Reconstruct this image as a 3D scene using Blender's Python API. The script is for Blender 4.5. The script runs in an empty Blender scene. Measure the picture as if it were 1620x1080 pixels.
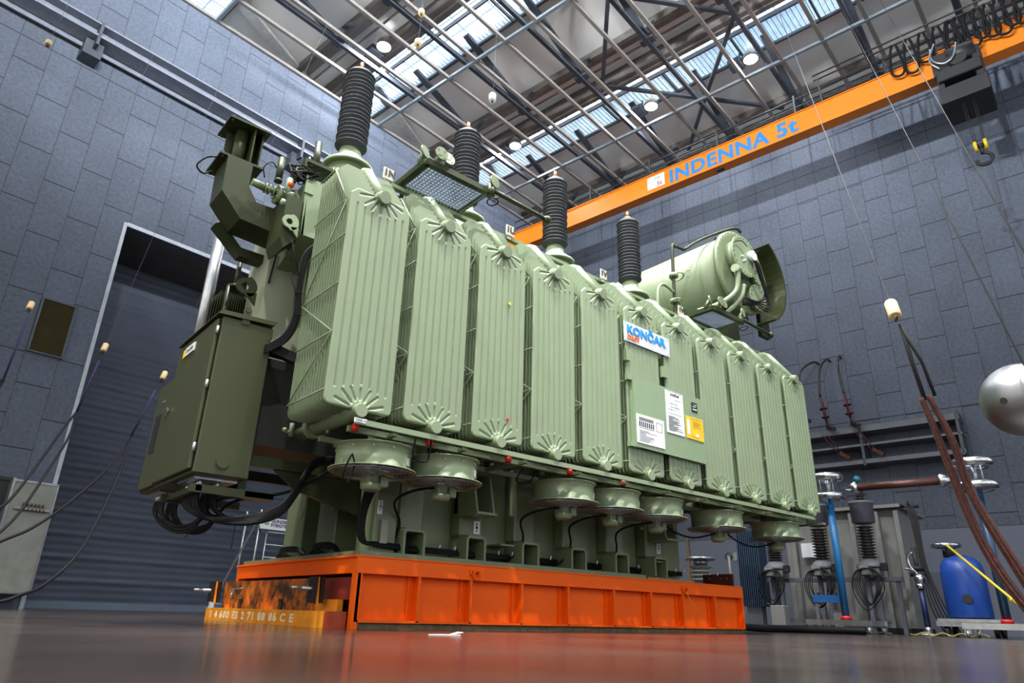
import bpy, bmesh, math, random
from mathutils import Vector, Matrix
random.seed(7)
PI = math.pi
sc = bpy.context.scene
COL = sc.collection

# ------------------------------------------------------------------ camera
cam_d = bpy.data.cameras.new('camera')
cam = bpy.data.objects.new('camera', cam_d)
COL.objects.link(cam)
cam_d.sensor_width = 36
cam_d.lens = 36 * 1083.5 / 1620
cam_d.clip_start = 0.02
YT, PITCH, ROLL = math.radians(50.2), math.radians(21.785), math.radians(1.671)
F = Vector((math.cos(YT), math.sin(YT), 0)); RR = Vector((math.sin(YT), -math.cos(YT), 0)); UU = Vector((0, 0, 1))
fwd = F * math.cos(PITCH) + UU * math.sin(PITCH)
up0 = -F * math.sin(PITCH) + UU * math.cos(PITCH)
cright = RR * math.cos(ROLL) + up0 * math.sin(ROLL)
cup = -RR * math.sin(ROLL) + up0 * math.cos(ROLL)
cam.matrix_world = Matrix(((cright.x, cup.x, -fwd.x, 0), (cright.y, cup.y, -fwd.y, 0), (cright.z, cup.z, -fwd.z, 0.123), (0, 0, 0, 1)))
sc.camera = cam

# ------------------------------------------------------------------ world, exposure
w = bpy.data.worlds.new('sky'); sc.world = w; w.use_nodes = True
w.node_tree.nodes['Background'].inputs[0].default_value = (0.55, 0.72, 1.0, 1)
w.node_tree.nodes['Background'].inputs[1].default_value = 0.5
sc.view_settings.view_transform = 'Standard'
sc.view_settings.look = 'None'
sc.view_settings.gamma = 1.0
sc.view_settings.use_curve_mapping = False
sc.view_settings.exposure = -0.1
sc.cycles.use_denoising = True
sc.cycles.max_bounces = 6
sc.cycles.diffuse_bounces = 3
sc.cycles.glossy_bounces = 3
sc.cycles.transmission_bounces = 3
sc.cycles.caustics_reflective = False
sc.cycles.caustics_refractive = False
sc.cycles.sample_clamp_indirect = 4.0

SKY_PANE = 9.0          # brightness of the roof glazing
ADDED_WIN_GLOW2 = 2.2  # warmer fill glow of the windows added in the near wall
ADDED_WIN_GLOW = 1.7          # fill glow of the added windows behind the camera
ADDED_UP_W = 950.0  # each added uplighter
LAMP_W = 420.0         # each floodlight

RA = math.radians(8.45)  # the hall is turned 8.45 degrees against the transformer
def W(u, v, z):
    return Vector((u * math.cos(RA) - v * math.sin(RA), u * math.sin(RA) + v * math.cos(RA), z))

def area_light(name, loc, target, size, energy, color=(1, 1, 1), size_y=None, parent=None, spread=None):
    d = bpy.data.lights.new(name, 'AREA'); d.energy = energy; d.color = color
    d.size = size
    if size_y: d.shape = 'RECTANGLE'; d.size_y = size_y
    if spread: d.spread = spread
    o = bpy.data.objects.new(name, d); COL.objects.link(o)
    dr = (Vector(target) - Vector(loc)).normalized()
    o.rotation_euler = dr.to_track_quat('-Z', 'Y').to_euler()
    o.location = loc
    return o

# lamp positions (hall coordinates) - fixtures are built further down
LAMPS = [((8.55, 12.8, 15.0), 'floodlight under the roof nearest the left wall, first skylight', 1.0),
         ((14.22, 12.8, 15.0), 'floodlight seen just above the second insulator, second skylight', 0.35),
         ((15.43, 8.26, 15.0), 'floodlight right of the brace crossing, under the second skylight', 0.35),
         ((15.51, 5.1, 15.0), 'floodlight nearest the orange crane girder', 0.35)]
ADDED_LAMPS = [(3.2, 7.0, 15.0, 1.5), (3.2, 1.0, 15.0, 1.3), (-2.1, 4.0, 15.0, 1.2), (8.6, -1.0, 15.0, 1.1), (-2.1, -3.0, 15.0, 0.8)]  # unseen floodlights added to light the transformer front
for (u, v, z), _, k in LAMPS:
    area_light('floodlight_beam', W(u, v, z - 0.16), W(u - 1.2, v - 0.5, 0), 0.34, LAMP_W * k, (0.93, 0.97, 1.0))
for u, v, z, k in ADDED_LAMPS:
    area_light('floodlight_beam', W(u, v, z - 0.16), (4.6, 4.2, 2.0), 0.34, LAMP_W * k, (1.0, 0.985, 0.94), spread=math.radians(72))
# unseen uplighters added on the right-hand runway and near wall to brighten the roof
ADDED_UPL = [(-4.0, -5.6), (-1.0, -5.6), (2.0, -5.6), (5.0, -5.6), (-6.6, 1.0), (-6.6, 9.0)]
for u, v in ADDED_UPL:
    area_light('added_uplighter_beam', W(u + (.3 if v > -5 else 0), v + (.3 if v < -5 else 0), 12.45), W(u + (13 if v > -5 else 4.0), (v + 12.0) if v < -5 else 3.5, 15.9), 0.5, ADDED_UP_W * (.6 if u > 4 else 1.0), (0.93, 0.97, 1.0), spread=math.radians(66))

# ------------------------------------------------------------------ helpers: materials
MATS = {}
def nodes_of(name):
    m = bpy.data.materials.new(name); m.use_nodes = True
    return m, m.node_tree.nodes, m.node_tree.links, m.node_tree.nodes['Principled BSDF']
def mat(name, col, rough=0.5, metal=0.0, var=0.12, scale=6.0, bump=0.0, bscale=60.0, emit=None, coat=0.0):
    if name in MATS: return MATS[name]
    m, N, L, B = nodes_of(name)
    B.inputs['Roughness'].default_value = rough; B.inputs['Metallic'].default_value = metal
    if coat: B.inputs['Coat Weight'].default_value = coat; B.inputs['Coat Roughness'].default_value = 0.15
    tc = N.new('ShaderNodeTexCoord')
    nz = N.new('ShaderNodeTexNoise'); nz.inputs['Scale'].default_value = scale; nz.inputs['Detail'].default_value = 4
    L.new(tc.outputs['Object'], nz.inputs['Vector'])
    rp = N.new('ShaderNodeValToRGB')
    rp.color_ramp.elements[0].position = 0.3; rp.color_ramp.elements[1].position = 0.7
    rp.color_ramp.elements[0].color = (*[c * (1 - var) for c in col], 1)
    rp.color_ramp.elements[1].color = (*[min(1, c * (1 + var)) for c in col], 1)
    L.new(nz.outputs['Fac'], rp.inputs['Fac']); L.new(rp.outputs['Color'], B.inputs['Base Color'])
    if bump:
        n2 = N.new('ShaderNodeTexNoise'); n2.inputs['Scale'].default_value = bscale
        L.new(tc.outputs['Object'], n2.inputs['Vector'])
        bp = N.new('ShaderNodeBump'); bp.inputs['Strength'].default_value = bump; bp.inputs['Distance'].default_value = 0.01
        L.new(n2.outputs['Fac'], bp.inputs['Height']); L.new(bp.outputs['Normal'], B.inputs['Normal'])
    if emit:
        B.inputs['Emission Color'].default_value = (*emit[0], 1); B.inputs['Emission Strength'].default_value = emit[1]
    MATS[name] = m
    return m

def math_node(N, L, op, a, b=None):
    n = N.new('ShaderNodeMath'); n.operation = op
    for i, x in enumerate((a, b)):
        if x is None: continue
        if isinstance(x, (int, float)): n.inputs[i].default_value = x
        else: L.new(x, n.inputs[i])
    return n.outputs[0]

def tile_mat(name, axis, a0, z0, zlo, zhi, col, lines):
    """acoustic wall boards 0.575 x 1.19 m, staggered by half a board from column to column between zlo and zhi,
    straight rows above; long joints at the heights in lines; object coordinates are hall coordinates"""
    m, N, L, B = nodes_of(name)
    tc = N.new('ShaderNodeTexCoord'); sp = N.new('ShaderNodeSeparateXYZ'); L.new(tc.outputs['Object'], sp.inputs[0])
    A = sp.outputs[axis]; Z = sp.outputs[2]
    wd, ht = 0.575, 1.19
    ca = math_node(N, L, 'DIVIDE', math_node(N, L, 'SUBTRACT', A, a0), wd)
    ci = math_node(N, L, 'FLOOR', ca); cf = math_node(N, L, 'FRACT', ca)
    par = math_node(N, L, 'MULTIPLY', math_node(N, L, 'FRACT', math_node(N, L, 'MULTIPLY', ci, 0.5)), 1.0)
    stag = math_node(N, L, 'LESS_THAN', Z, zhi)
    if axis == 0: stag = math_node(N, L, 'MAXIMUM', stag, math_node(N, L, 'GREATER_THAN', Z, 12.24))
    za = math_node(N, L, 'ADD', math_node(N, L, 'DIVIDE', math_node(N, L, 'SUBTRACT', Z, z0), ht),
                   math_node(N, L, 'MULTIPLY', par, stag))
    zi = math_node(N, L, 'FLOOR', za); zf = math_node(N, L, 'FRACT', za)
    def near(fr, wdt):   # 1 near 0 or 1
        a = math_node(N, L, 'ABSOLUTE', math_node(N, L, 'SUBTRACT', fr, 0.5))
        return math_node(N, L, 'GREATER_THAN', a, 0.5 - wdt)
    inrow = math_node(N, L, 'GREATER_THAN', Z, zlo)
    ln = math_node(N, L, 'MULTIPLY', near(zf, 0.009), math_node(N, L, 'MAXIMUM', stag, 0.0))
    lv = math_node(N, L, 'MULTIPLY', near(cf, 0.011), 0.75)
    ln = math_node(N, L, 'MAXIMUM', ln, lv)
    for zz in lines:
        d = math_node(N, L, 'ABSOLUTE', math_node(N, L, 'SUBTRACT', Z, zz))
        ln = math_node(N, L, 'MAXIMUM', ln, math_node(N, L, 'LESS_THAN', d, 0.01))
    ln = math_node(N, L, 'MULTIPLY', ln, inrow)
    cmb = N.new('ShaderNodeCombineXYZ'); L.new(ci, cmb.inputs[0]); L.new(zi, cmb.inputs[1])
    wn = N.new('ShaderNodeTexWhiteNoise'); L.new(cmb.outputs[0], wn.inputs['Vector'])
    n1 = N.new('ShaderNodeTexNoise'); n1.inputs['Scale'].default_value = 14; n1.inputs['Detail'].default_value = 6; n1.inputs['Roughness'].default_value = 0.75
    n2 = N.new('ShaderNodeTexNoise'); n2.inputs['Scale'].default_value = 1.1; n2.inputs['Detail'].default_value = 3
    L.new(tc.outputs['Object'], n1.inputs['Vector']); L.new(tc.outputs['Object'], n2.inputs['Vector'])
    f = math_node(N, L, 'ADD', math_node(N, L, 'MULTIPLY', wn.outputs['Value'], 0.09),
                  math_node(N, L, 'ADD', math_node(N, L, 'MULTIPLY', n1.outputs['Fac'], 1.5), math_node(N, L, 'MULTIPLY', n2.outputs['Fac'], 0.45)))
    # f about 0.1..1.4
    hs = N.new('ShaderNodeMix'); hs.data_type = 'RGBA'; hs.blend_type = 'MULTIPLY'; hs.inputs['Factor'].default_value = 1
    hs.inputs[6].default_value = (*col, 1)
    cc = N.new('ShaderNodeCombineColor')
    f = math_node(N, L, 'ADD', math_node(N, L, 'MULTIPLY', f, 0.95), -0.06)
    for i in range(3): L.new(f, cc.inputs[i])
    L.new(cc.outputs[0], hs.inputs[7])
    mx = N.new('ShaderNodeMix'); mx.data_type = 'RGBA'
    L.new(math_node(N, L, 'MULTIPLY', ln, 1.0), mx.inputs['Factor']); L.new(hs.outputs[2], mx.inputs[6]); mx.inputs[7].default_value = (0.012, 0.013, 0.018, 1)
    # painted lower wall
    mp = N.new('ShaderNodeMix'); mp.data_type = 'RGBA'
    L.new(inrow, mp.inputs['Factor']); mp.inputs[6].default_value = (0.155, 0.175, 0.23, 1); L.new(mx.outputs[2], mp.inputs[7])
    L.new(mp.outputs[2], B.inputs['Base Color'])
    B.inputs['Roughness'].default_value = 0.75
    MATS[name] = m
    return m

SAGE = mat('sage_green_paint', (0.205, 0.262, 0.160), 0.42, 0, 0.05, 2.5)
SAGE_D = mat('olive_green_paint', (0.026, 0.034, 0.012), 0.4, 0, 0.06, 2.5)
TANKG = mat('tank_green_paint', (0.155, 0.20, 0.11), 0.4, 0, 0.06, 2.5)
CABG = mat('cabinet_green_paint', (0.046, 0.053, 0.023), 0.42, 0, 0.04, 2.5)
for _m in (SAGE_D, CABG): _m.node_tree.nodes['Principled BSDF'].inputs['Specular IOR Level'].default_value = 0.3
BLK = mat('black_rubber', (0.004, 0.004, 0.005), 0.6, 0, 0.1)
BLK.node_tree.nodes['Principled BSDF'].inputs['Specular IOR Level'].default_value = 0.2
STEEL = mat('galvanised_steel', (0.42, 0.44, 0.47), 0.32, 0.85, 0.15, 12)
CHROME = mat('polished_aluminium', (0.62, 0.63, 0.65), 0.22, 1.0, 0.05)
DSTEEL = mat('dark_roof_steel', (0.06, 0.07, 0.09), 0.5, 0.2, 0.15)
LSTEEL = mat('pale_roof_steel', (0.21, 0.195, 0.18), 0.45, 0.3, 0.1)
WHITE = mat('white_label', (0.75, 0.77, 0.8), 0.5, 0, 0.03)
ORANGE = mat('orange_platform_paint', (1.0, 0.125, 0.001), 0.5, 0, 0.08, 3.0, 0.15, 30)
ORANGE.node_tree.nodes['Principled BSDF'].inputs['Specular IOR Level'].default_value = 0.25
YORANGE = mat('crane_orange_paint', (0.72, 0.19, 0.006), 0.42, 0, 0.05, 1.0)
SHED = mat('grey_silicone_rubber', (0.034, 0.040, 0.049), 0.65, 0, 0.08)
PORC = mat('brown_porcelain', (0.022, 0.016, 0.016), 0.3, 0, 0.1)
RED = mat('red_cap', (0.55, 0.01, 0.01), 0.4)
COPPER = mat('copper_terminal', (0.55, 0.16, 0.07), 0.4, 0.6)
BEIGE = mat('beige_insulator', (0.62, 0.45, 0.24), 0.55)
PURPLE = mat('blue_violet_strap', (0.018, 0.016, 0.07), 0.8)
INK = mat('black_print', (0.01, 0.01, 0.012), 0.6)
WOOD = mat('sleeper_wood', (0.13, 0.085, 0.045), 0.8, 0, 0.35, 20)
BLUE = mat('blue_plastic', (0.01, 0.055, 0.30), 0.4, 0, 0.1)
CYANP = mat('blue_post_tube', (0.01, 0.13, 0.34), 0.4, 0, 0.08)
YEL = mat('yellow_tube', (0.75, 0.55, 0.02), 0.45)
GREYP = mat('grey_painted_metal', (0.12, 0.13, 0.16), 0.5, 0, 0.08)
LAM = mat('light_grey_enamel', (0.20, 0.205, 0.20), 0.5, 0, 0.08)
ROPE = mat('dark_red_rope', (0.055, 0.012, 0.008), 0.85, 0, 0.6, 40, 0.6, 120)

# rusty, scuffed orange
def scuffed():
    m, N, L, B = nodes_of('scuffed_orange_paint')
    tc = N.new('ShaderNodeTexCoord'); n = N.new('ShaderNodeTexNoise'); n.inputs['Scale'].default_value = 5; n.inputs['Detail'].default_value = 8; n.inputs['Roughness'].default_value = 0.7
    L.new(tc.outputs['Object'], n.inputs['Vector'])
    r = N.new('ShaderNodeValToRGB'); e = r.color_ramp.elements
    e[0].position = 0.42; e[0].color = (0.035, 0.018, 0.010, 1); e[1].position = 0.62; e[1].color = (0.75, 0.20, 0.01, 1)
    L.new(n.outputs['Fac'], r.inputs['Fac']); L.new(r.outputs['Color'], B.inputs['Base Color']); B.inputs['Roughness'].default_value = 0.45
    MATS['scuffed_orange_paint'] = m
    return m
SCUFF = scuffed()
YBEAM = mat('worn_yellow_orange_paint', (0.95, 0.31, 0.012), 0.5, 0, 0.22, 9)

def floor_mat():
    m, N, L, B = nodes_of('glossy_epoxy_floor')
    tc = N.new('ShaderNodeTexCoord'); n = N.new('ShaderNodeTexNoise'); n.inputs['Scale'].default_value = 0.9; n.inputs['Detail'].default_value = 7
    L.new(tc.outputs['Object'], n.inputs['Vector'])
    r = N.new('ShaderNodeValToRGB'); e = r.color_ramp.elements
    e[0].position = 0.35; e[0].color = (0.030, 0.022, 0.019, 1); e[1].position = 0.7; e[1].color = (0.060, 0.043, 0.036, 1)
    L.new(n.outputs['Fac'], r.inputs['Fac']); L.new(r.outputs['Color'], B.inputs['Base Color'])
    r2 = N.new('ShaderNodeMapRange'); r2.inputs['To Min'].default_value = 0.10; r2.inputs['To Max'].default_value = 0.24
    L.new(n.outputs['Fac'], r2.inputs['Value']); L.new(r2.outputs[0], B.inputs['Roughness'])
    n2 = N.new('ShaderNodeTexNoise'); n2.inputs['Scale'].default_value = 5; L.new(tc.outputs['Object'], n2.inputs['Vector'])
    bp = N.new('ShaderNodeBump'); bp.inputs['Strength'].default_value = 0.03; bp.inputs['Distance'].default_value = 0.02
    L.new(n2.outputs['Fac'], bp.inputs['Height']); L.new(bp.outputs['Normal'], B.inputs['Normal'])
    return m
FLOORM = floor_mat()

# ------------------------------------------------------------------ helpers: geometry
def frame_of(d):
    d = Vector(d).normalized()
    a = Vector((0, 0, 1)) if abs(d.z) < 0.9 else Vector((1, 0, 0))
    x = d.cross(a).normalized(); y = d.cross(x).normalized()
    return x, y, d

class MB:
    def __init__(s): s.v = []; s.f = []; s.mi = []; s.sm = []; s.cur = 0
    def add(s, vs, fs, smooth=False):
        o = len(s.v); s.v += [Vector(p) for p in vs]
        for f in fs: s.f.append([o + i for i in f]); s.mi.append(s.cur); s.sm.append(smooth)
    def m(s, i): s.cur = i; return s
    def box(s, x0, x1, y0, y1, z0, z1):
        s.add([(x0, y0, z0), (x1, y0, z0), (x1, y1, z0), (x0, y1, z0), (x0, y0, z1), (x1, y0, z1), (x1, y1, z1), (x0, y1, z1)],
              [(0, 3, 2, 1), (4, 5, 6, 7), (0, 1, 5, 4), (1, 2, 6, 5), (2, 3, 7, 6), (3, 0, 4, 7)]); return s
    def rbox(s, x0, x1, y0, y1, z0, z1, b=0.01):
        # box with chamfered vertical and horizontal edges
        xs = ((x0, x1), (y0, y1), (z0, z1)); vs = []; idx = {}
        for i in (0, 1):
            for j in (0, 1):
                for k in (0, 1):
                    c = (xs[0][i], xs[1][j], xs[2][k]); sg = (1 if i == 0 else -1, 1 if j == 0 else -1, 1 if k == 0 else -1)
                    for a in range(3):
                        p = [c[q] + (0 if q == a else sg[q] * b) for q in range(3)]
                        idx[(i, j, k, a)] = len(vs); vs.append(p)
        fs = []
        for a in range(3):
            b1, c1 = [q for q in range(3) if q != a]
            for e in (0, 1):
                q = []
                for (m_, n_) in ((0, 0), (1, 0), (1, 1), (0, 1)):
                    t = [0, 0, 0]; t[a] = e; t[b1] = m_; t[c1] = n_; q.append(idx[(*t, a)])
                fs.append(q)
        for a in range(3):     # edge chamfers: edges running along axis a
            b1, c1 = [q for q in range(3) if q != a]
            for m_ in (0, 1):
                for n_ in (0, 1):
                    t0 = [0, 0, 0]; t1 = [0, 0, 0]; t1[a] = 1
                    for t in (t0, t1): t[b1] = m_; t[c1] = n_
                    fs.append([idx[(*t0, b1)], idx[(*t1, b1)], idx[(*t1, c1)], idx[(*t0, c1)]])
        for i in (0, 1):
            for j in (0, 1):
                for k in (0, 1): fs.append([idx[(i, j, k, 0)], idx[(i, j, k, 1)], idx[(i, j, k, 2)]])
        s.add(vs, fs); return s
    def cyl(s, p0, p1, r, seg=16, r2=None, cap=True):
        p0 = Vector(p0); p1 = Vector(p1); r2 = r if r2 is None else r2
        x, y, d = frame_of(p1 - p0); vs = []
        for p, rr in ((p0, r), (p1, r2)):
            for i in range(seg):
                a = 2 * PI * i / seg; vs.append(p + x * (math.cos(a) * rr) + y * (math.sin(a) * rr))
        s.add(vs, [(i, (i + 1) % seg, seg + (i + 1) % seg, seg + i) for i in range(seg)], True)
        if cap: s.add(vs, [tuple(range(seg))[::-1], tuple(range(seg, 2 * seg))])
        return s
    def bar(s, p0, p1, w, h=None, up=(0, 0, 1)):
        h = h or w; p0 = Vector(p0); p1 = Vector(p1); d = (p1 - p0).normalized(); up = Vector(up)
        if abs(d.dot(up)) > 0.98: up = Vector((1, 0, 0))
        x = d.cross(up).normalized(); y = x.cross(d).normalized(); vs = []
        for p in (p0, p1):
            for a, b in ((-1, -1), (1, -1), (1, 1), (-1, 1)): vs.append(p + x * (a * w / 2) + y * (b * h / 2))
        s.add(vs, [(0, 1, 2, 3), (7, 6, 5, 4), (0, 4, 5, 1), (1, 5, 6, 2), (2, 6, 7, 3), (3, 7, 4, 0)]); return s
    def tube(s, pts, r, seg=8, smooth_path=True, sub=6, closed=False):
        P = [Vector(p) for p in pts]
        if smooth_path and len(P) > 2:
            Q = []; n = len(P)
            rng = range(n) if closed else range(n - 1)
            for i in rng:
                if closed: a, b, c, d = P[(i - 1) % n], P[i], P[(i + 1) % n], P[(i + 2) % n]
                else: a, b, c, d = P[max(i - 1, 0)], P[i], P[i + 1], P[min(i + 2, n - 1)]
                for k in range(sub):
                    t = k / sub
                    Q.append(0.5 * ((2 * b) + (c - a) * t + (2 * a - 5 * b + 4 * c - d) * t * t + (3 * b - a - 3 * c + d) * t ** 3))
            if not closed: Q.append(P[-1])
            P = Q
        n = len(P); vs = []; x = None
        for i, p in enumerate(P):
            if closed: d = (P[(i + 1) % n] - P[i - 1])
            else: d = (P[min(i + 1, n - 1)] - P[max(i - 1, 0)])
            d = d.normalized()
            if x is None: x = frame_of(d)[0]
            x = (x - d * x.dot(d)); x = x.normalized() if x.length > 1e-6 else frame_of(d)[0]
            y = d.cross(x)
            rr = r[i * len(r) // n] if isinstance(r, (list, tuple)) else r
            for k in range(seg):
                a = 2 * PI * k / seg; vs.append(p + x * (math.cos(a) * rr) + y * (math.sin(a) * rr))
        fs = []
        for i in range(n if closed else n - 1):
            j = (i + 1) % n
            for k in range(seg): fs.append((i * seg + k, i * seg + (k + 1) % seg, j * seg + (k + 1) % seg, j * seg + k))
        s.add(vs, fs, True)
        if not closed: s.add(vs, [tuple(range(seg))[::-1], tuple(range((n - 1) * seg, n * seg))])
        return s
    def lathe(s, prof, origin=(0, 0, 0), axis=(0, 0, 1), seg=32, smooth=True, cap=True):
        x, y, d = frame_of(axis); o = Vector(origin); vs = []
        for r, h in prof:
            for k in range(seg):
                a = 2 * PI * k / seg; vs.append(o + d * h + x * (math.cos(a) * r) + y * (math.sin(a) * r))
        fs = []
        for i in range(len(prof) - 1):
            for k in range(seg): fs.append((i * seg + k, i * seg + (k + 1) % seg, (i + 1) * seg + (k + 1) % seg, (i + 1) * seg + k))
        s.add(vs, fs, smooth)
        if not cap: return s
        if prof[0][0] > 1e-5: s.add(vs[:seg], [tuple(range(seg))[::-1]])
        if prof[-1][0] > 1e-5: s.add(vs[-seg:], [tuple(range(seg))])
        return s
    def prism(s, poly, vec):
        n = len(poly); vec = Vector(vec); vs = [Vector(p) for p in poly] + [Vector(p) + vec for p in poly]
        s.add(vs, [tuple(range(n))[::-1], tuple(range(n, 2 * n))] + [(i, (i + 1) % n, n + (i + 1) % n, n + i) for i in range(n)]); return s
    def torus(s, c, axis, R, r, seg=40, rs=12):
        x, y, d = frame_of(axis); c = Vector(c)
        s.tube([c + x * (math.cos(2 * PI * i / seg) * R) + y * (math.sin(2 * PI * i / seg) * R) for i in range(seg)], r, rs, False, closed=True); return s
    def sphere(s, c, r, seg=24, rings=12, squash=1.0):
        s.lathe([(r * math.sin(PI * i / rings) + (1e-6), -r * squash * math.cos(PI * i / rings)) for i in range(rings + 1)], c, (0, 0, 1), seg); return s
    def build(s, name, mats, parent=None, org=(0, 0, 0), loc=None, hall=False):
        me = bpy.data.meshes.new(name)
        o_ = Vector(org)
        me.from_pydata([tuple(p - o_) for p in s.v], [], s.f)
        mats = mats if isinstance(mats, (list, tuple)) else [mats]
        for m_ in mats: me.materials.append(m_)
        me.polygons.foreach_set('material_index', s.mi)
        me.polygons.foreach_set('use_smooth', s.sm)
        bm = bmesh.new(); bm.from_mesh(me); bmesh.ops.remove_doubles(bm, verts=bm.verts, dist=1e-6)
        bmesh.ops.recalc_face_normals(bm, faces=bm.faces); bm.to_mesh(me); bm.free()
        me.update()
        ob = bpy.data.objects.new(name, me); COL.objects.link(ob)
        if parent is not None: ob.parent = parent
        elif hall:
            ob.location = W(*org); ob.rotation_euler = (0, 0, RA)
        else: ob.location = loc if loc is not None else org
        return ob

def tag(o, label=None, cat=None, group=None, kind=None):
    if label: o['label'] = label
    if cat: o['category'] = cat
    if group: o['group'] = group
    if kind: o['kind'] = kind
    return o
def thing(name, label, cat, org, hall=False, group=None):
    o = bpy.data.objects.new(name, None); COL.objects.link(o)
    o.empty_display_size = 0.1
    if hall: o.location = W(*org); o.rotation_euler = (0, 0, RA)
    else: o.location = org
    return tag(o, label, cat, group)
def struct(name, b, m, hall=True, org=(0, 0, 0)):
    o = b.build(name, m, org=org, hall=hall); o['kind'] = 'structure'; return o
def copy_tree(o, parent=None):
    c = o.copy(); COL.objects.link(c)
    if parent is not None: c.parent = parent
    for ch in list(o.children): copy_tree(ch, c)
    return c

SIDE_Y = Matrix(((1, 0, 0, 0), (0, 0, -1, 0), (0, 1, 0, 0), (0, 0, 0, 1)))       # text read from -Y
SIDE_X = Matrix(((0, 0, -1, 0), (-1, 0, 0, 0), (0, 1, 0, 0), (0, 0, 0, 1)))      # text read from -X
def text(name, body, size, pos, rot, m, parent, extrude=0.001, bold=0.0, sx=1.0, shear=0.0, align='LEFT', font_space=1.0):
    """pos is relative to the parent's origin"""
    cu = bpy.data.curves.new(name, 'FONT'); cu.body = body; cu.size = size; cu.extrude = extrude; cu.offset = bold
    cu.align_x = align; cu.shear = shear; cu.space_character = font_space; cu.resolution_u = 3
    t = bpy.data.objects.new(name + '_tmp', cu); COL.objects.link(t)
    dg = bpy.context.evaluated_depsgraph_get(); dg.update()
    me = bpy.data.meshes.new_from_object(t.evaluated_get(dg)); me.name = name
    bpy.data.objects.remove(t); bpy.data.curves.remove(cu)
    me.transform(Matrix.Translation(Vector(pos)) @ rot @ Matrix.Diagonal((sx, 1, 1, 1)))
    me.materials.clear(); me.materials.append(m)
    o = bpy.data.objects.new(name, me); COL.objects.link(o); o.parent = parent
    return o

#PART2
# ================================================================== THE HALL (hall coordinates u, v, z)
UMIN, UMAX, VMIN, VMAX = -7.0, 18.0, -6.0, 15.0
TL = tile_mat('left_wall_boards', 0, 2.40, 8.08, -1, 11.03, (0.084, 0.102, 0.142), (11.03, 12.24))
TF = tile_mat('far_wall_boards', 1, 4.57, 7.79, 2.16, 11.41, (0.096, 0.114, 0.156), (11.41, 12.25, 4.83, 2.16))
DARKREC = mat('dark_recess_paint', (0.085, 0.085, 0.09), 0.8)
FRAMEW = mat('pale_aluminium_trim', (0.42, 0.46, 0.52), 0.45, 0.2)

b = MB().box(UMIN - .3, UMAX + .3, VMIN - .3, 20, -0.3, 0)
struct('floor', b, FLOORM)
DL, DR, DT = 4.08, 13.2, 7.77
b = MB().box(UMIN, DL, VMAX, VMAX + .3, 0, 14.32).box(DL, DR, VMAX, VMAX + .3, DT, 14.32).box(DR, UMAX + .3, VMAX, VMAX + .3, 0, 14.32)
struct('wall_left', b, TL)
b = MB().box(UMAX, UMAX + .3, VMIN, 17.6, 0, 14.35)
struct('wall_far', b, TF)
GREYW = mat('grey_wall_paint', (0.20, 0.22, 0.26), 0.8)
struct('wall_near', MB().box(UMIN - .3, UMIN, VMIN, 17.6, 0, 17), GREYW)
struct('wall_right', MB().box(UMIN, UMAX, VMIN - .3, VMIN, 0, 17), GREYW)
# doorway: frame strip, recess lining, roller curtain
b = MB().box(DL - .07, DL, VMAX - .03, VMAX + .02, 0, DT + .07).box(DL, DR, VMAX - .03, VMAX + .02, DT, DT + .09).box(DR, DR + .07, VMAX - .03, VMAX + .02, 0, DT + .09)
struct('trim_1', b, FRAMEW)
b = MB().box(DL - .3, DR + .3, VMAX + .3, 17.4, DT, DT + .3).box(DL - .3, DL - .002, VMAX + .3, 17.4, 0, DT).box(DR + .002, DR + .3, VMAX + .3, 17.4, 0, DT)
struct('wall_recess', b, DARKREC)
# curtain as a ribbed surface
def curtain():
    b = MB(); n = 50; vs = []; us = [DL + (DR - DL) * i / 30 for i in range(31)]
    for j in range(n * 4 + 1):
        z = DT * j / (n * 4); ph = (j % 4)
        d = (0.0, 0.003, 0.008, 0.003)[ph] * (3.4 if (j // 4) % 3 == 0 else 1.4)
        for i, u in enumerate(us):
            vs.append((u, 17.0 - d * (1 + .4 * math.sin(i * 1.7 + j * .11)) + 0.015 * math.sin(i * .6 + z * .8), z))
    m = 31
    b.add(vs, [(j * m + i, j * m + i + 1, (j + 1) * m + i + 1, (j + 1) * m + i) for j in range(n * 4) for i in range(m - 1)], True)
    b.box(DL, DR, 17.03, 17.2, 0, DT)
    return b
CURT = mat('slate_grey_curtain', (0.07, 0.085, 0.125), 0.6, 0, 0.18, 0.8)
struct('door_1', curtain(), CURT)
struct('trim_2', MB().box(DL, DR, 16.85, 16.97, 0.0, 0.14), mat('curtain_bottom_rail', (0.16, 0.2, 0.27), 0.5))
# crane runway on the left wall
b = MB()
for (z0, z1, v0) in ((11.52, 11.58, 14.42), (11.84, 11.88, 14.42)): b.box(UMIN, UMAX, v0, 14.98, z0, z1)
b.box(UMIN, UMAX, 14.66, 14.70, 11.58, 11.84); b.box(UMIN, UMAX, 14.86, 14.9, 11.4, 11.52)
b.box(UMIN, UMAX, 14.60, 14.72, 11.88, 11.96)
struct('trim_3', b, mat('runway_steel', (0.20, 0.22, 0.27), 0.45, 0.3))
for i, u in enumerate((-2.6, 2.45, 7.5, 12.5)):
    b = MB().box(u - .03, u + .03, 14.4, 15.0, 11.3, 11.9).box(u - .18, u + .18, 14.62, 15.0, 11.12, 11.5)
    struct('trim_%d' % (4 + i), b, DSTEEL)
# right-hand runway (out of the picture, carries the other end of the crane)
struct('trim_8', MB().box(UMIN, UMAX, VMIN, VMIN + .5, 11.52, 11.88), DSTEEL)

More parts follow.
